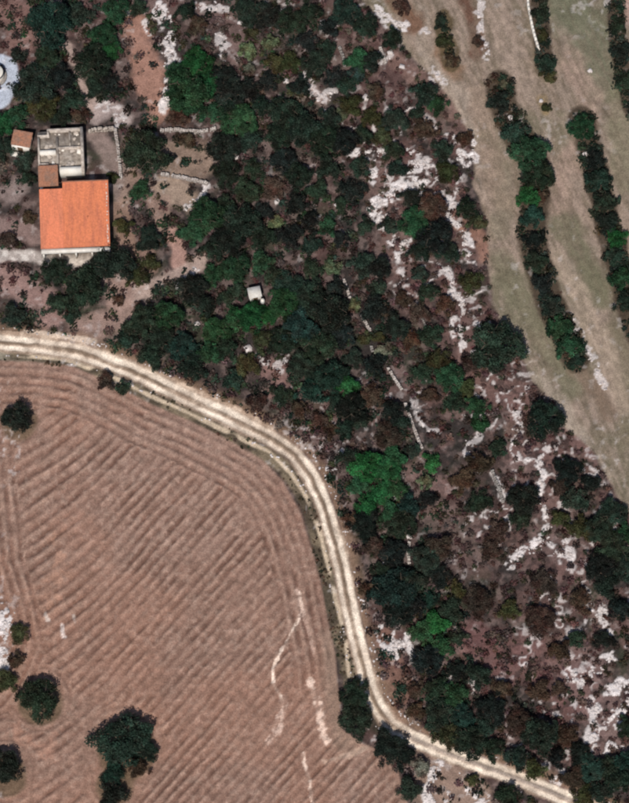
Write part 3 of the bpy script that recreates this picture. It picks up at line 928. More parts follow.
SPECIAL = [   # trees that stand out singly, with their own words
    (17, 418, 17, 'k', 'lone blackish tree at the upper left corner of the ploughed field'),
    (38, 698, 20, 'd', 'lone dark green tree with a jagged outline in the lower left of the field'),
    (122, 741, 27, 'd', 'large dark green round tree standing in the ploughed field'),
    (144, 748, 15, 'd', 'lower companion crown to the right of the large field tree'),
    (137, 768, 10, 'b', 'dry brown bush under the right side of the large field tree'),
    (113, 772, 14, 't', 'bluish dark tree just below the large field tree'),
    (112, 796, 13, 'k', 'blackish tree at the bottom frame edge below the large field tree'),
    (3, 768, 20, 'k', 'dark tree cut by the left frame edge below the field rocks'),
    (20, 634, 11, 'o', 'olive bush beside the white rocks at the left field edge'),
    (17, 660, 9, 'b', 'reddish brown bush beside the white rocks at the left field edge'),
    (6, 680, 11, 'o', 'olive bush under the white rocks at the left field edge'),
    (355, 694, 16, 'd', 'upper of two dark trees between the field and the track'),
    (357, 720, 18, 'd', 'lower of two dark trees between the field and the track'),
    (390, 748, 17, 'k', 'blackish round tree inside the lower bend of the track'),
    (404, 756, 13, 'k', 'small blackish tree touching the round one inside the track bend'),
    (410, 790, 13, 'd', 'dark tree at the bottom frame edge right of the field'),
    (420, 766, 9, 's', 'pale grey-green bush below the track at the field corner'),
    (472, 780, 6, 'o', 'small olive bush below the lower track'),
    (510, 797, 12, 'd', 'dark bush below the track at the bottom frame edge'),
    (498, 345, 28, 'd', 'big round dark tree at the edge of the dry grass'),
    (545, 420, 21, 'd', 'dark tree with a jagged top at the tip of the dry grass'),
    (499, 102, 13, 'k', 'blackish tree at the upper end of the left hedge'),
    (504, 84, 5, 's', 'small pale bush above the left hedge'),
    (517, 134, 14, 't', 'first full tree of the left hedge below the blackish one'),
    (530, 153, 19, 'm', 'broad mid green tree in the upper left hedge'),
    (540, 175, 17, 'd', 'dark tree at the bulge of the left hedge'),
    (528, 196, 13, 'g', 'bright green tree in the left hedge'),
    (541, 198, 9, 'b', 'brown bush on the right flank of the left hedge'),
    (533, 218, 12, 't', 'bluish tree under the bright one in the left hedge'),
    (533, 240, 12, 'k', 'blackish tree at the neck of the left hedge'),
    (537, 262, 11, 'd', 'small dark tree below the neck of the left hedge'),
    (542, 284, 11, 'k', 'blackish tree in the lower left hedge'),
    (551, 306, 12, 'd', 'dark tree in the lower left hedge beside the pale rock edge'),
    (559, 326, 13, 'm', 'mid green tree in the lower left hedge'),
    (570, 346, 12, 'm', 'last full tree at the lower end of the left hedge'),
    (577, 362, 8, 'd', 'small dark bush ending the left hedge'),
    (582, 126, 15, 'm', 'round tree at the upper end of the right hedge'),
    (595, 160, 12, 'k', 'blackish tree below the round top tree of the right hedge'),
    (598, 180, 14, 't', 'bluish tree in the upper right hedge'),
    (604, 202, 14, 'd', 'dark tree in the middle of the right hedge'),
    (608, 222, 12, 'k', 'blackish tree in the middle of the right hedge'),
    (617, 238, 11, 'g', 'bright green tree in the right hedge'),
    (616, 256, 12, 'd', 'dark tree under the bright one in the right hedge'),
    (621, 280, 13, 'm', 'mid green tree low in the right hedge'),
    (627, 302, 13, 'd', 'lowest tree of the right hedge at the frame edge'),
    (540, 14, 9, 'd', 'small dark tree at the top frame edge beside the long white wall'),
    (542, 34, 7, 'o', 'small olive bush beside the long white wall'),
    (546, 64, 14, 'd', 'round dark tree at the lower end of the long white wall'),
    (548, 76, 8, 'o', 'olive bush below the tree at the end of the white wall'),
    (547, 108, 6, 'o', 'tiny olive bush alone on the dry grass'),
    (616, 26, 9, 'd', 'dark tree at the upper right corner beside the pink soil'),
    (622, 52, 11, 'k', 'blackish tree below the pink soil at the right edge'),
    (626, 80, 11, 'd', 'dark tree third down the right frame edge'),
    (441, 24, 7, 'd', 'upper bush of the narrow brown strip in the grass'),
    (445, 42, 9, 'o', 'middle bush of the narrow brown strip in the grass'),
    (452, 60, 8, 'b', 'lower brown bush of the narrow strip in the grass'),
    (478, 42, 6, 'b', 'brown bush on the thin strip at the top of the grass'),
    (402, 6, 9, 'b', 'brown bush at the head of the dry grass'),
    (106, 382, 9, 'b', 'brown shrub on the verge between track and field'),
    (124, 388, 8, 'd', 'dark shrub on the verge between track and field'),
]

LANDMARK_PX = {
    'the orange-roofed house': (74, 214), 'the round white tank': (-4, 72), 'the bare red strip': (146, 66), 'the mid-wood rubble': (318, 96),
    'the white slope band': (400, 190), 'the walled yard': (180, 196), 'the small white hut': (255, 292), 'the track bend': (303, 466),
    'the bright leafy clump': (376, 484), 'the white rock fin': (412, 645), 'the lower track': (470, 762),
    'the ring-shaped rock': (601, 750), 'the winding white vein': (543, 490), 'the forked white vein': (460, 305)}


def direction(dx, dy):
    a = math.degrees(math.atan2(-dy, dx)) % 360
    return ['right of', 'upper right of', 'above', 'upper left of', 'left of', 'lower left of', 'below', 'lower right of'][int((a + 22.5) // 45) % 8]


PLACED = []
# low things among the trees that stay open to the sky
CLEAR_LINES = [[(343.5, 278), (350, 298)], [(361, 314), (370, 330)], [(371, 345), (373, 352)], [(388, 368), (402, 390)], [(405, 403), (411, 420), (422, 449)],
               [(409.5, 541), (409.5, 566)], [(380, 47), (386, 63)], [(339, 46), (345, 66)], [(492, 470), (503, 502)], [(161, 173.5), (208, 183)], [(160, 130), (216, 128)],
               [(88, 130), (114, 128), (121, 180)], [(249, 288), (261, 288)], [(249, 296), (264, 300)]]


def push_clear(x, y, r):
    for _ in range(3):
        for ln in CLEAR_LINES:
            need = 0.95 * r + (3.5 if ln[0][0] == 249 else 1.5)
            best = None
            for (ax, ay), (bx, by) in zip(ln[:-1], ln[1:]):
                dx, dy = bx - ax, by - ay
                t = max(0.0, min(1.0, ((x - ax) * dx + (y - ay) * dy) / (dx * dx + dy * dy)))
                qx, qy = ax + t * dx, ay + t * dy
                d = math.hypot(x - qx, y - qy)
                if best is None or d < best[0]:
                    best = (d, qx, qy)
            d, qx, qy = best
            if d < need:
                ux, uy = ((x - qx) / d, (y - qy) / d) if d > 0.01 else (1.0, 0.0)
                x, y = qx + ux * need, qy + uy * need
    return x, y




def plant(px, py, rpx, tone, label, cat, name, group, k):
    r = rpx * MPP
    fam = BIG if rpx >= 15 else (MED if rpx >= 10 else SML)
    crown, trunk, hgt = fam[k % len(fam)]
    g = random.Random(k * 7 + 3)
    sz = r * (1.0 if rpx > 12 else 1.12) * g.uniform(0.92, 1.08)
    p = G(px, py, 0.62 * hgt * r)
    z = ground_z(p.x, p.y)
    root = link(name, None, None, (p.x, p.y, z), g.uniform(0, 6.28))
    sx = sz * MPP_ROUND
    root.empty_display_size = 0.3
    root.scale = (sx * g.uniform(0.92, 1.08), sx * g.uniform(0.92, 1.08), sx * g.uniform(0.85, 1.12))
    tag(root, label, cat, group)
    c = link('crown', crown, root)
    t = link('trunk', trunk, root)
    col = TONES[tone][0]
    v = g.uniform(0.62, 1.15)
    c.color = (col[0] * v * g.uniform(0.88, 1.15), col[1] * v, col[2] * v * g.uniform(0.88, 1.15), 1)
    PLACED.append((px, py, rpx))
    return root


MPP_ROUND = 1.0
kk = 0
for x, y, r, tone, lab in SPECIAL:
    kk += 1
    shrub = r < 10
    plant(x, y, r, tone, lab, 'bush' if shrub else 'tree', 'bush' if shrub else 'evergreen_tree', 'trees round the field and in the hedges', kk)
LANDMARK_PX.update({
    'the first length of broken wall': (347, 288), 'the fourth length of broken wall': (395, 380), 'the longest length of broken wall': (413, 426),
    'the upper terrace wall': (188, 130), 'the big round grass-edge tree': (498, 345), 'the jagged-topped tree': (545, 420), 'the lone short white wall': (409, 553),
    'the top of the dry grass': (385, 22), 'the upper frame edge': (240, -8), 'the orange-white rock spur': (470, 158), 'the large lower-right limestone patch': (590, 672),
    'the white limestone shelf': (528, 552), 'the courtyard wall': (116, 140), 'the track bank pale stones': (335, 470), 'the pale yard path': (165, 280)})
DECK = [t for lst in TREES.values() for t in lst]
keyed = {}
for t in DECK:
    lm = min(LANDMARK_PX, key=lambda q: math.hypot(t[0] - LANDMARK_PX[q][0], t[1] - LANDMARK_PX[q][1]))
    lx, ly = LANDMARK_PX[lm]
    size = 'broad ' if t[2] >= 17 else ('small ' if t[2] < 11 else '')
    noun = 'bush' if t[2] < 11 or t[3] in 'bs' else 'tree'
    keyed.setdefault((f"{size}{TONES[t[3]][1]} {noun}", direction(t[0] - lx, t[1] - ly), lm), []).append((math.hypot(t[0] - lx, t[1] - ly), t, noun))
ORD = ['nearest', 'second nearest', 'third nearest', 'fourth nearest', 'fifth nearest', 'sixth nearest', 'seventh nearest', 'eighth nearest']
for (look, side, lm), lst in keyed.items():
    lst.sort(key=lambda q: q[0])
    for n_, (_, t, noun) in enumerate(lst):
        kk += 1
        if len(lst) == 1:
            lab = f"{look} {side} {lm}"
        elif len(lst) == 2:
            lab = f"{look} {side} {lm}, the {('nearer', 'farther')[n_]} of two"
        else:
            lab = f"{look} {side} {lm}, {ORD[n_]} of {len(lst)}"
        t = (t[0], t[1], t[2] * random.choice((0.78, 0.9, 1.0, 1.05, 1.2, 1.32) if t[2] > 10 and t[3] in 'kdtmb' else (0.95, 1.05)), t[3])
        t = (*push_clear(t[0], t[1], t[2]), t[2], t[3])
        plant(*t, lab, noun, 'bush' if noun == 'bush' else 'evergreen_tree', 'trees and bushes of the wooded slope', kk)

# ------------------------------------------------------------------ undergrowth: uncountable low scrub
PA = np.array(PLACED)


def scrub(name, label, zone_fn, n_try, seed, size=(0.25, 0.8), per=34, palette=None):
    g = np.random.default_rng(seed)
    qx = g.uniform(-12, 641, n_try)
    qy = g.uniform(-12, 815, n_try)
    keep = zone_fn(qx, qy, g)
    qx, qy = qx[keep], qy[keep]
    u = (qx - 314.5) * MPP / DIST
    v = (401.5 - qy) * MPP / DIST
    dy, dz = v * CT + ST, v * ST - CT
    t = (0.35 - cam.location.z) / dz
    wx, wy = u * t, cam.location.y + dy * t
    ii = np.clip(np.searchsorted(XS, wx), 0, len(XS) - 1)
    jj = np.clip(np.searchsorted(YS, wy), 0, len(YS) - 1)
    ok = g.random(len(wx)) > 0.92 * rockm[jj, ii]
    wx, wy, ii, jj = wx[ok], wy[ok], ii[ok], jj[ok]
    n = len(wx)
    rad = g.uniform(size[0], size[1], n) ** 1.0
    wz = Z[jj, ii] + rad * 0.45
    tone_sel = fbm(wx, wy, 7.0, seed + 5, 3) + g.normal(0, 0.10, n)
    pal = np.array(palette)
    pi = np.clip(((tone_sel - 0.30) / 0.40 * len(pal)).astype(int), 0, len(pal) - 1)
    col = pal[pi] * g.uniform(0.65, 1.4, (n, 1)) * g.uniform(0.88, 1.14, (n, 3))
    cnt = np.maximum(10, (per * (rad / size[1]) ** 1.6)).astype(int)
    vv, ff, tone, rep = leaf_cloud(np.stack([wx, wy, wz], 1), rad, cnt, 0.11 + 0.12 * rad, 0.6, g.uniform(0.1, 0.8, n), 0.7, seed + 9)
    o = link(name, mesh_np(name, vv, ff, M['scrub'], {'tone': tone, 'tint': np.repeat(col[rep], 4, axis=0)}))
    o['kind'] = 'stuff'
    o['label'] = label
    o['category'] = 'scrub'
    return o


def sample(a, qx, qy):
    u = (qx - 314.5) * MPP / DIST
    v = (401.5 - qy) * MPP / DIST
    t = -cam.location.z / (v * ST - CT)
    wx, wy = u * t, cam.location.y + (v * CT + ST) * t
    return a[np.clip(np.searchsorted(YS, wy), 0, len(YS) - 1), np.clip(np.searchsorted(XS, wx), 0, len(XS) - 1)]


lum = ALB.mean(-1)
woodm = np.clip(1 - fm - gm - sst(15, 11, r_d), 0, 1)
house_box = np.maximum(np.abs(PX - 74) / 46, np.abs(PY - 192) / 74)


def z_wood(qx, qy, g):
    m = sample(woodm, qx, qy) > 0.6
    bare = sample(lum, qx, qy)
    dens = np.clip(1.3 - bare * 5.5, 0.06, 1.0)
    for ln in CLEAR_LINES:
        d, _ = seg_dist(qx, qy, ln)
        m &= d > 5.5
    m &= (sample(r_sg, qx, qy) < 0) | (qy > 750) | (qx < 0)
    return m & (g.random(len(qx)) < dens) & (sample(house_box, qx, qy) > 1)


DARK = [(0.095, 0.070, 0.062), (0.060, 0.045, 0.040), (0.040, 0.038, 0.030), (0.024, 0.040, 0.026), (0.022, 0.044, 0.030), (0.030, 0.058, 0.030), (0.045, 0.050, 0.026), (0.075, 0.052, 0.046)]
SLOPE = [(0.085, 0.060, 0.055), (0.065, 0.048, 0.043), (0.034, 0.044, 0.028), (0.060, 0.050, 0.036), (0.095, 0.062, 0.055), (0.050, 0.052, 0.030), (0.080, 0.052, 0.048)]
scrub('maquis_undergrowth', 'dark leafy undergrowth filling the wood between the trees',
      lambda qx, qy, g: z_wood(qx, qy, g) & (qx < 330 + 0.25 * (qy - 100) + 30 * (g.random(len(qx)) - .5)), 15500, 501, (0.22, 0.95), 60, DARK)
scrub('slope_scrub', 'low brown and grey scrub over the stony slope left of the dry grass',
      lambda qx, qy, g: z_wood(qx, qy, g) & (qx >= 330 + 0.25 * (qy - 100) + 30 * (g.random(len(qx)) - .5)), 13000, 601, (0.18, 0.72), 56, SLOPE)
scrub('verge_grass', 'dry grass and weeds on the verge between track and field',
      lambda qx, qy, g: (sample(vm, qx, qy) > 0.5) & (sample(et, qx, qy) < .3) & (g.random(len(qx)) < 0.55 * sst(0.35, 0.6, fbm(qx, qy, 30, 5, 2))), 60000, 701, (0.10, 0.34), 20,
      [(0.085, 0.064, 0.040), (0.050, 0.048, 0.028), (0.030, 0.040, 0.024), (0.12, 0.095, 0.06)])


def z_hedge(qx, qy, g):
    m = np.zeros(len(qx), bool)
    for hp, w in zip(HEDGES + [[(444, 18), (446, 40), (454, 66)]], (13, 11, 7, 8, 5)):
        d, _ = seg_dist(qx, qy, hp)
        m |= d < w
    return m


scrub('hedge_undergrowth', 'dark brambles and dry stems along the hedges in the grass', z_hedge, 21000, 801, (0.3, 1.0), 60,
      [(0.030, 0.040, 0.026), (0.022, 0.036, 0.024), (0.018, 0.034, 0.024), (0.024, 0.050, 0.030), (0.055, 0.042, 0.028)])
# ------------------------------------------------------------------ limestone
for lab, pts, w, st in ROCKS:
    mb = MB()
    L = sum(math.hypot(b[0] - a[0], b[1] - a[1]) for a, b in zip(pts[:-1], pts[1:]))
    c0 = G(sum(p[0] for p in pts) / len(pts), sum(p[1] for p in pts) / len(pts))
    n = int(L * w * 2 * 0.20 * st) + 6
    for _ in range(n):
        t = random.random() * L
        for a, b in zip(pts[:-1], pts[1:]):
            l = math.hypot(b[0] - a[0], b[1] - a[1])
            if t <= l:
                break
            t -= l
        f = min(1, t / l)
        x = a[0] + (b[0] - a[0]) * f + random.gauss(0, w * 0.55)
        y = a[1] + (b[1] - a[1]) * f + random.gauss(0, w * 0.55)
        p = G(x, y)
        j_, i_ = rock_at(x, y)
        if rockm[j_, i_] < 0.35 and random.random() < 0.85:
            continue
        sz = random.uniform(0.07, 0.20) * (1.6 if random.random() < 0.12 else 1)
        mb.stone((p.x - c0.x, p.y - c0.y, ground_z(p.x, p.y) + 0.05 * sz), sz * random.uniform(0.8, 1.7), sz * random.uniform(0.6, 1.1), sz * random.uniform(0.3, 0.55), random.uniform(0, 3.14), 0.3)
    if not mb.v:
        continue
    root = link('limestone_outcrop', None, None, (c0.x, c0.y, 0))
    tag(root, lab, 'rock', 'limestone outcrops')
    o = mb.build('rock_rubble', M['stone'], root)
    o['kind'] = 'stuff'

BOULDERS = [(323, 23, 4, 'pale boulder near the top frame edge in the middle of the wood'), (365, 97, 4, 'upright pale block beside the red scrub'), (286, 80, 3, 'small pale stone left of the pink rubble'),
            (277, 201, 3, 'small pale stone left of the round pale bush'), (337, 205, 3, 'small pale stone near the top of the white band'), (317, 218, 3.5, 'pale slab in the upper thicket'),
            (240, 22, 3, 'whitish stone at the top of the reddish clearing'), (254, 110, 2.2, 'tiny white stone in the dark upper wood'), (236, 156, 3, 'pale stone in the wood above the yard'),
            (280, 402, 3.5, 'pale stone above the track before its bend'), (343, 452, 4, 'pale grey stone beside the bright leafy clump'), (335, 470, 3, 'white stone just above the track bend'),
            (327, 469, 2.4, 'smaller white stone just above the track bend'), (197, 323, 3, 'thin pale stone in the wood left of the hut'), (248, 348, 4, 'pale stone below the hut'),
            (409, 536, 3, 'pale stone at the top of the short white wall'), (386, 562, 3.5, 'white stone in the brown scrub right of the track'), (392, 570, 3, 'grey stone under the white one right of the track'),
            (390, 52, 3, 'whitish stone at the edge of the red scrub'), (566, 462, 4, 'upright white stone below the pink soil tip'), (410, 332, 3, 'pale stone among the brown bushes of the slope'),
            (426, 376, 3, 'white sliver of rock right of the broken wall'), (505, 522, 3, 'pale stone on the brown slope'), (402, 66, 3, 'pale stone at the left rim of the dry grass'),
            (92, 70, 3, 'pale stone beside the path above the courtyard'), (104, 65, 2.5, 'smaller pale stone under the bright tree above the courtyard'), (127, 12, 3.6, 'white stone at the top of the bare red strip'),
            (590, 70, 2.5, 'pale stone on the greenish grass at the upper right'), (541, 100, 2.2, 'pinkish stone beside the tiny olive bush'), (528, 174, 2.5, 'white stone in a gap of the left hedge'),
            (619, 275, 3, 'white stone in a gap of the right hedge'), (585, 153, 3, 'white stone under the round tree of the right hedge'), (511, 118, 3.6, 'pale grey stone between the first trees of the left hedge')]
for x, y, r, lab in BOULDERS:
    p = G(x, y, 0.3)
    mb = MB()
    s = r * MPP
    mb.stone((0, 0, s * 0.3), s, s * 0.8, s * 0.5, random.uniform(0, 3), 0.25)
    mb.stone((s * 0.5, -s * 0.3, s * 0.2), s * 0.6, s * 0.5, s * 0.4, random.uniform(0, 3), 0.25)
    o = mb.build('boulder', M['stone'], None, (p.x, p.y, ground_z(p.x, p.y)))
    tag(o, lab, 'rock', 'single pale stones')


# ------------------------------------------------------------------ walls of loose stone
def stone_wall(pts, h, w, mat, name, label, cat='wall', size=0.2):
    P = [G(x, y, h * 0.6) for x, y in pts]
    mb = MB()
    o0 = P[0]
    for a, b in zip(P[:-1], P[1:]):
        L = (b - a).length
        rz = math.atan2(b.y - a.y, b.x - a.x)
        n = max(1, int(L / (size * 1.55)))
        rows = max(1, int(round(h / (size * 1.15))))
        for i in range(n):
            if random.random() < 0.04:
                continue
            for j in range(rows - (1 if random.random() < 0.25 else 0)):
                for s in (-1, 1):
                    t = (i + 0.5 + random.uniform(-.2, .2)) / n
                    x, y = a.x + (b.x - a.x) * t, a.y + (b.y - a.y) * t
                    off = s * w * 0.25 + random.uniform(-.03, .03)
                    xx, yy = x - math.sin(rz) * off, y + math.cos(rz) * off
                    mb.stone((xx - o0.x, yy - o0.y, ground_z(x, y) + (j + 0.42) * size * 1.1), size * 0.85, w * 0.29, size * 0.6, rz + random.uniform(-.15, .15), 0.16)
    o = mb.build(name, mat, None, (o0.x, o0.y, 0))
    tag(o, label, cat)
    return o


stone_wall([(88, 130.5), (100, 128.5), (114, 128)], 1.2, 0.4, M['parapet'], 'courtyard_wall', 'pale courtyard wall running right from the roofless annex', size=0.26)
stone_wall([(115, 128), (118, 148), (120, 166), (121, 180)], 0.7, 0.45, M['wallstone'], 'courtyard_wall', 'low crumbling wall closing the right side of the courtyard')
stone_wall([(160, 130), (176, 129), (196, 131), (216, 128)], 0.9, 0.45, M['wallstone'], 'terrace_wall', 'pale terrace wall to the right of the broad courtyard tree')
stone_wall([(161, 173.5), (180, 176), (198, 180), (208, 183)], 0.9, 0.42, M['wallstone'], 'terrace_wall', 'pale stone wall along the top of the small yard')
for pts, lab in [([(343.5, 278), (347, 288), (350, 298)], 'first pale length of the broken wall, beside the pale bushes'),
                 ([(361, 314), (366, 323), (370, 330)], 'second pale length of the broken wall, below the little pale bush'),
                 ([(371, 345), (373, 352)], 'shortest length of the broken wall, between the grey and olive bushes'),
                 ([(388, 368), (395, 380), (402, 390)], 'fourth length of the broken wall, going down the slope'),
                 ([(405, 403), (411, 420), (417, 436), (422, 449)], 'longest lower length of the broken wall, above the lone bright bush'),
                 ([(409.5, 541), (408, 552), (409.5, 566)], 'short white wall standing alone in the lower thicket'),
                 ([(380, 47), (386, 63)], 'short pale wall on the red scrub near the top'),
                 ([(339, 46), (343, 56), (345, 66)], 'short grey wall in the wood near the top'),
                 ([(492, 470), (499, 488), (503, 502)], 'thin grey wall in the right thicket')]:
    stone_wall(pts, 0.75, 0.42, M['wallstone'] if 'grey' not in lab else M['greystone'], 'ruined_wall', lab)
stone_wall([(420, 312), (426, 328)], 0.4, 0.3, M['greystone'], 'ruined_wall', 'faint grey wall among the brown bushes of the slope')
stone_wall([(425, 366), (426, 382)], 0.4, 0.3, M['greystone'], 'ruined_wall', 'faint grey wall below the middle of the slope')
# long white wall at the top right
mb = MB()
wp = [G(x, y, 0.7) for x, y in [(527, -14), (528.5, 6), (532, 24), (535, 36), (539, 49)]]
for a, b in zip(wp[:-1], wp[1:]):
    rz = math.atan2(b.y - a.y, b.x - a.x)
    L = (b - a).length
    c = (a + b) / 2
    for t in range(int(L / 0.8) + 1):
        f = (t + 0.5) / (int(L / 0.8) + 1)
        q = a + (b - a) * f
        mb.stone((q.x - wp[0].x, q.y - wp[0].y, 0.32), 0.5 * L / (int(L / 0.8) + 1) * 1.35, 0.19, 0.5 + 0.004 * (t % 3), rz, 0.04)
tag(mb.build('white_wall', M['white'], None, (wp[0].x, wp[0].y, 0)), 'long thin white wall beside small trees at the top of the grass', 'wall')

# ------------------------------------------------------------------ house with the orange roof
def wall_open(mb, x0, x1, y0, y1, z0, z1, openings):
    """a wall along x with rectangular holes (xa, xb, za, zb)"""
    cx = x0
    for xa, xb, za, zb in sorted(openings):
        mb.box(cx, xa, y0, y1, z0, z1)
        if za > z0:
            mb.box(xa, xb, y0, y1, z0, za)
        mb.box(xa, xb, y0, y1, zb, z1)
        cx = xb
    mb.box(cx, x1, y0, y1, z0, z1)


def tiled_slope(x0, x1, y0, y1, z0, z1, mat, name, parent, pitch=0.26, course=0.40, amp=0.07, thick=0.12):
    """barrel tile surface from the low edge y0 to the high edge y1"""
    npx = int(round((x1 - x0) / pitch))
    xs = np.linspace(x0, x1, npx * 5 + 1)
    nc = int(round((y1 - y0) / course))
    rows = []
    g = np.random.default_rng(int(abs(x0 * 100) + abs(y1 * 10)))
    sag = 0.03 * np.sin(np.linspace(0, 7, len(xs)))
    for k in range(nc):
        ya, yb = y0 + (y1 - y0) * k / nc, y0 + (y1 - y0) * (k + 1) / nc
        za, zb = z0 + (z1 - z0) * k / nc, z0 + (z1 - z0) * (k + 1) / nc
        wave = amp * np.abs(np.sin(np.pi * (xs - x0) / (x1 - x0) * npx)) + np.repeat(g.normal(0, 0.007, npx + 1), 5)[:len(xs)] + sag * 0.5
        rows.append((xs, np.full_like(xs, ya), za + 0.035 + wave))
        rows.append((xs, np.full_like(xs, yb), zb + wave))
    V = np.concatenate([np.stack(r, 1) for r in rows])
    n = len(xs)
    ii = np.arange(len(rows) - 1)[:, None] * n + np.arange(n - 1)[None]
    F = np.stack([ii, ii + 1, ii + 1 + n, ii + n], -1).reshape(-1, 4)
    b = len(V)
    t = thick
    slab = np.array([(x0, y0, z0 - t), (x1, y0, z0 - t), (x1, y1, z1 - t), (x0, y1, z1 - t), (x0, y0, z0 - .002), (x1, y0, z0 - .002), (x1, y1, z1 - .002), (x0, y1, z1 - .002)])
    V = np.concatenate([V, slab])
    F = np.concatenate([F, b + np.array(((0, 3, 2, 1), (4, 5, 6, 7), (0, 1, 5, 4), (1, 2, 6, 5), (2, 3, 7, 6), (3, 0, 4, 7)))])
    return link(name, mesh_np(name, V, F, mat), parent)


EAVE = 3.0
hp = G(75.5, 247.5, EAVE)
house = link('house', None, None, (hp.x, hp.y + 0.30, 0), math.radians(2.6))
tag(house, 'low house with a bright orange tiled roof and white front wall', 'house')
HW, HD = 5.15, 10.2
mb = MB()
ops = [(-3.9, -2.7, 1.0, 2.2), (-1.6, -0.5, 0.0, 2.15), (0.9, 2.1, 1.0, 2.2), (3.2, 4.3, 1.0, 2.2)]
wall_open(mb, -HW, HW, 0.0, 0.3, -0.3, EAVE - 0.16, ops)
mb.box(-HW, -HW + 0.3, 0.302, HD - 0.302, -0.3, EAVE - 0.14)
mb.box(HW - 0.3, HW, 0.302, HD - 0.302, -0.3, EAVE - 0.14)
mb.box(-1.7, HW, HD - 0.3, HD, -0.3, EAVE + 0.9)
mb.box(-HW, -1.705, HD - 1.5, HD - 1.2, -0.3, EAVE + 0.75)
w = mb.build('wall', M['white'], house)
for xa, xb, za, zb in ops:
    f = MB()
    t = 0.07
    f.box(xa, xa + t, 0.05, 0.15, za, zb).box(xb - t, xb, 0.05, 0.15, za, zb).box(xa + t, xb - t, 0.05, 0.15, zb - t, zb)
    if za > 0:
        f.box(xa + t, xb - t, 0.05, 0.15, za, za + t).box((xa + xb) / 2 - .03, (xa + xb) / 2 + .03, 0.05, 0.14, za + t, zb - t)
        wn_ = f.build('window', M['wood'], house)
        MB().box(xa + t, xb - t, 0.10, 0.12, za + t, zb - t).build('pane', M['glass'], wn_)
        MB().box(xa - .08, xb + .08, -0.10, 0.0, za - 0.08, za - 0.005).build('sill', M['parapet'], wn_)
    else:
        dr_ = f.build('door', M['wood'], house)
        MB().box(xa + t, xb - t, 0.08, 0.13, 0.02, zb - t).build('door_leaf', M['wood'], dr_)
# roof: a lower-pitched left bay and the main bay
xs_ = -1.72
r1 = tiled_slope(-HW - 0.12, xs_, -0.28, 9.05, EAVE, EAVE + 1.10, M['tile_light'], 'roof', house)
r2 = tiled_slope(xs_ + 0.005, HW + 0.10, -0.28, HD - 0.25, EAVE + 0.10, EAVE + 1.40, M['tile'], 'roof', house)
r1['label'] = 'narrow left bay of the orange roof'
r2['label'] = 'wide right bay of the orange roof'
# gable infill under the roof sides
gv = []
mb = MB()
mb.v += [(-HW + 0.01, 0.31, EAVE - .15), (-HW + 0.28, 0.31, EAVE - .15), (-HW + 0.28, 9.0, EAVE + 0.93), (-HW + .01, 9.0, EAVE + 0.93), (-HW + .01, 9.0, EAVE - .15), (-HW + .28, 9.0, EAVE - .15)]
mb.f += [(0, 1, 2, 3), (0, 3, 4, 4), (1, 5, 2, 2), (3, 2, 5, 4)]
mb.f = [f for f in mb.f if len(set(f)) == 4]
b0 = len(mb.v)
mb.v += [(HW - .28, 0.31, EAVE - .15), (HW - 0.01, 0.31, EAVE - .15), (HW - .01, HD - .31, EAVE + 1.15), (HW - .28, HD - .31, EAVE + 1.15), (HW - .28, HD - .31, EAVE - .15), (HW - .01, HD - .31, EAVE - .15)]
mb.f += [(b0, b0 + 1, b0 + 2, b0 + 3), (b0 + 3, b0 + 2, b0 + 5, b0 + 4)]
for q in (0, b0):
    mb.f += [(q, q + 3, q + 4, q), (q + 1, q + 5, q + 2, q + 1)]
mb.f = [f for f in mb.f if len(set(f)) == 4]
tri = [(0, 3, 4), (1, 5, 2), (b0, b0 + 3, b0 + 4), (b0 + 1, b0 + 5, b0 + 2)]
me = bpy.data.meshes.new('gable')
me.from_pydata(mb.v, [], mb.f + tri)
me.materials.append(M['white'])
link('gable', me, house)
# mortared verge on the right edge: single pale cap tiles
vg = MB()
vg.box(0, 0.26, 0, 0.34, 0, 0.09, 0.05)
vme = vg.mesh('verge_cap', M['mortar'])
for k in range(21):
    y = -0.22 + k * 0.47
    z = EAVE + 0.17 + 1.30 * (y + 0.28) / (HD + 0.03)
    if random.random() < 0.3:
        continue
    o = link('verge_cap', vme, r2, (HW - 0.30 + random.uniform(-.04, .04), y, z))
    o.rotation_euler = (math.atan(1.3 / 10.2), 0, random.uniform(-.15, .15))
    o.scale = (random.uniform(.6, 1.1), random.uniform(.6, 1.5), 1)
# white fascia and gutter ledge along the front
MB().box(-HW - 0.05, HW + 0.05, -1.0, -0.285, EAVE - 0.34, EAVE - 0.12).build('front_canopy', M['white'], house)
MB().box(-HW - 0.05, HW + 0.05, -1.06, -1.003, EAVE - 0.38, EAVE - 0.02).build('canopy_edge', M['white'], house)
MB().box(-HW - 0.2, HW + 0.2, -2.0, -0.004, -0.15, 0.22).build('terrace', M['parapet'], house)
mb = MB()
for k in range(5):
    x = -HW + 0.25 + k * (2 * HW - 0.5) / 4
    mb = MB()
    mb.box(x - 0.12, x + 0.12, -0.98, -0.78, 0.22, EAVE - 0.35).build('canopy_post', M['white'], house)
# dark ridge board at the high edge
MB().box(xs_ - 0.1, HW + 0.12, HD - 0.24, HD - 0.06, EAVE + 1.22, EAVE + 1.42).build('ridge_board', M['oldtile'], house)

# roofless / flat-roofed annex behind the house
ap = G(61, 172, 2.6)
annex = link('annex', None, None, (ap.x, ap.y, 0), math.radians(3.2))
tag(annex, 'pale roofless concrete annex with room walls behind the orange roof', 'building')
AX0, AX1, AYT = -3.45, 3.55, 7.3
H = 2.7


def abox(name, x0, x1, y0, y1, z0, z1, m):
    return MB().box(x0, x1, y0, y1, z0, z1).build(name, M[m], annex)


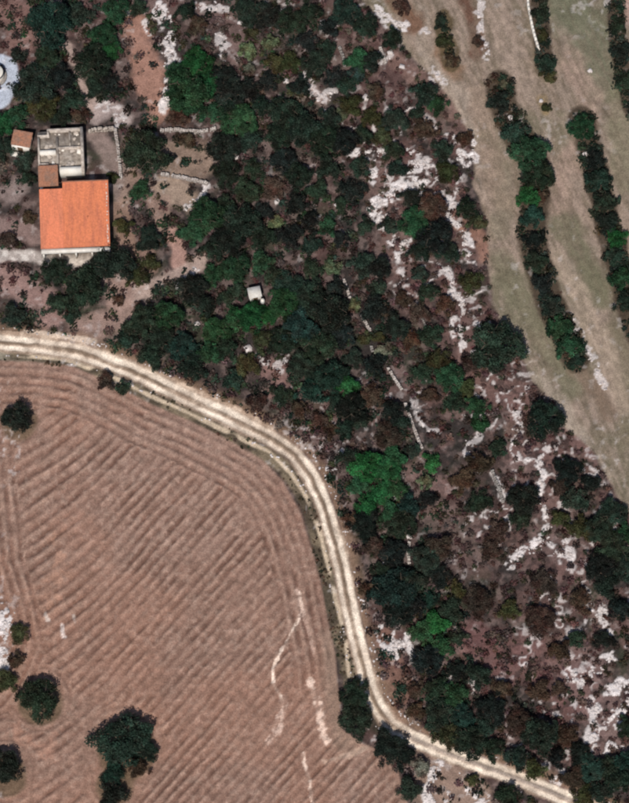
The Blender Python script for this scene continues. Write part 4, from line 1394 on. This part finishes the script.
abox('floor_slab', AX0 + .02, AX1 - .02, 0.9, AYT - .02, -0.3, 1.75, 'concrete')
wl_ = 'parapet'
abox('wall', AX1 - 0.42, AX1, 0.0, AYT, -0.3, H + 0.15, wl_)
abox('wall', -1.95, AX1 - 0.425, AYT - 0.30, AYT, -0.3, H, wl_)
abox('wall', AX0, -1.955, 6.2, 6.5, -0.3, H - 0.25, wl_)
abox('wall', -1.95, -1.65, 6.2, AYT - 0.305, -0.3, H - 0.1, wl_)
abox('wall', AX0, AX0 + 0.28, 1.1, 6.195, -0.3, H - 0.3, wl_)
abox('wall', AX0 + 0.29, -0.7, 3.25, 3.75, -0.3, H + 0.05, 'white')
abox('wall', AX0 + 0.29, -1.9, 1.5, 1.75, -0.3, H - 0.3, wl_)
abox('wall', -0.65, -0.3, 1.2, 6.0, -0.3, H - 0.35, 'concrete')
abox('wall', -0.28, AX1 - 0.43, 4.05, 4.35, -0.3, H - 0.30, 'parapet')
abox('wall', 1.35, 1.62, 4.36, AYT - 0.31, -0.3, H - 0.45, 'concrete')
abox('wall', -0.2, AX1 - 0.43, 0.0, 0.75, -0.3, H + 0.1, 'white')
lr = tiled_slope(AX0, -0.45, -2.35, 0.95, 2.80, 3.20, M['oldtile'], 'lean_to_roof', annex)
for k in range(26):
    x, y = random.uniform(AX0 + .5, AX1 - .7), random.uniform(1.2, AYT - .5)
    s = random.uniform(0.10, 0.34)
    mb = MB()
    mb.stone((0, 0, s * .3), s * 1.4, s, s * 0.4, random.uniform(0, 3))
    mb.build('rubble_block', M['white' if k % 3 == 0 else 'parapet'], annex, (x, y, 1.755))

# little tiled shed left of the annex
sp = G(20, 147, 2.0)
shed = link('shed', None, None, (sp.x, sp.y, 0), math.radians(-11))
tag(shed, 'small shed with a weathered brown tiled roof and white front, left of the annex', 'shed')
MB().box(-1.35, 1.35, 0.0, 0.25, -0.3, 2.0).box(-1.35, -1.1, 0.252, 2.1, -0.3, 2.1).box(1.1, 1.35, 0.252, 2.1, -0.3, 2.1).box(-1.35, 1.35, 2.102, 2.35, -0.3, 2.3).build('wall', M['white'], shed)
tiled_slope(-1.5, 1.5, 0.15, 2.5, 2.05, 2.5, M['oldtile'], 'roof', shed)
MB().box(-0.45, 0.4, -0.03, -0.004, 0.0, 1.8).build('door', M['wood'], shed)
MB().box(-1.4, 1.6, -0.9, -0.25, -0.2, 0.5).build('bench_ledge', M['white'], shed)

# white hut in the wood
hpt = G(254.5, 292, 2.2)
hut = link('hut', None, None, (hpt.x, hpt.y, ground_z(hpt.x, hpt.y)), math.radians(12))
tag(hut, 'small square hut with an off-white flat roof among the trees', 'hut')
MB().box(-0.85, 0.85, -0.75, 0.75, -0.3, 2.1).build('wall', M['white'], hut)
rf = MB().box(-1.0, 1.0, -0.9, 0.9, 2.1, 2.22, 0.03).build('roof', M['hutroof'], hut)
for k in range(9):
    x = -0.9 + k * 0.225
    MB().box(x - 0.03, x + 0.03, -0.86, 0.86, 2.221, 2.25).build('roof_rib', M['hutroof'], rf)
MB().box(-0.35, 0.35, -0.78, -0.752, 0, 1.8).build('door', M['wood'], hut)
bp_ = G(262.5, 300, 1.4)
brl = link('water_barrel', None, None, (bp_.x, bp_.y, ground_z(bp_.x, bp_.y)))
tag(brl, 'small white water barrel at the lower right corner of the hut', 'barrel')
MB().lathe([(0.0, 0.0), (0.30, 0.0), (0.34, 0.4), (0.34, 1.0), (0.30, 1.35), (0.26, 1.4)], 16).build('body', M['metal'], brl)
MB().lathe([(0.27, 1.39), (0.27, 1.46), (0.0, 1.48)], 16).build('lid', M['white'], brl)

# round tank at the left frame edge
tp = G(-5, 72, 1.6)
tank = link('water_tank', None, None, (tp.x, tp.y, 0))
tag(tank, 'round white water tank with a dark ring round its top at the left frame edge', 'tank')
MB().lathe([(1.30, -0.3), (1.30, 1.5), (1.22, 1.6), (0.0, 1.75)], 36).build('shell', M['white'], tank)
MB().lathe([(1.32, 0.0), (1.75, 0.0), (1.75, 0.25), (1.60, 0.30), (1.32, 0.30)], 36).build('base_ring', M['greystone'], tank)
MB().lathe([(1.24, 1.50), (1.38, 1.50), (1.38, 1.62), (1.24, 1.63)], 36).build('rim', M['glass'], tank)  # dark-coloured ring set round the top edge of the shell

# loose stones along the track bank
mb = MB()
for k in range(260):
    x = random.uniform(20, 560)
    seg = random.choice(list(zip(ROAD[2:-2], ROAD[3:-1])))
    t = random.random()
    cx, cy = seg[0][0] + (seg[1][0] - seg[0][0]) * t, seg[0][1] + (seg[1][1] - seg[0][1]) * t
    L = math.hypot(seg[1][0] - seg[0][0], seg[1][1] - seg[0][1])
    nx_, ny_ = (seg[1][1] - seg[0][1]) / L, -(seg[1][0] - seg[0][0]) / L
    off = random.choice((1, 1, -1)) * random.uniform(10.5, 15)
    p = G(cx + nx_ * off, cy + ny_ * off)
    s = random.uniform(0.05, 0.16)
    mb.stone((p.x, p.y, ground_z(p.x, p.y) + s * .4), s * 1.3, s, s * .7, random.uniform(0, 3))
o = mb.build('track_side_stones', M['stone'])
o['kind'] = 'stuff'
o['label'] = 'loose pale stones along the edges of the track'
o['category'] = 'stones'
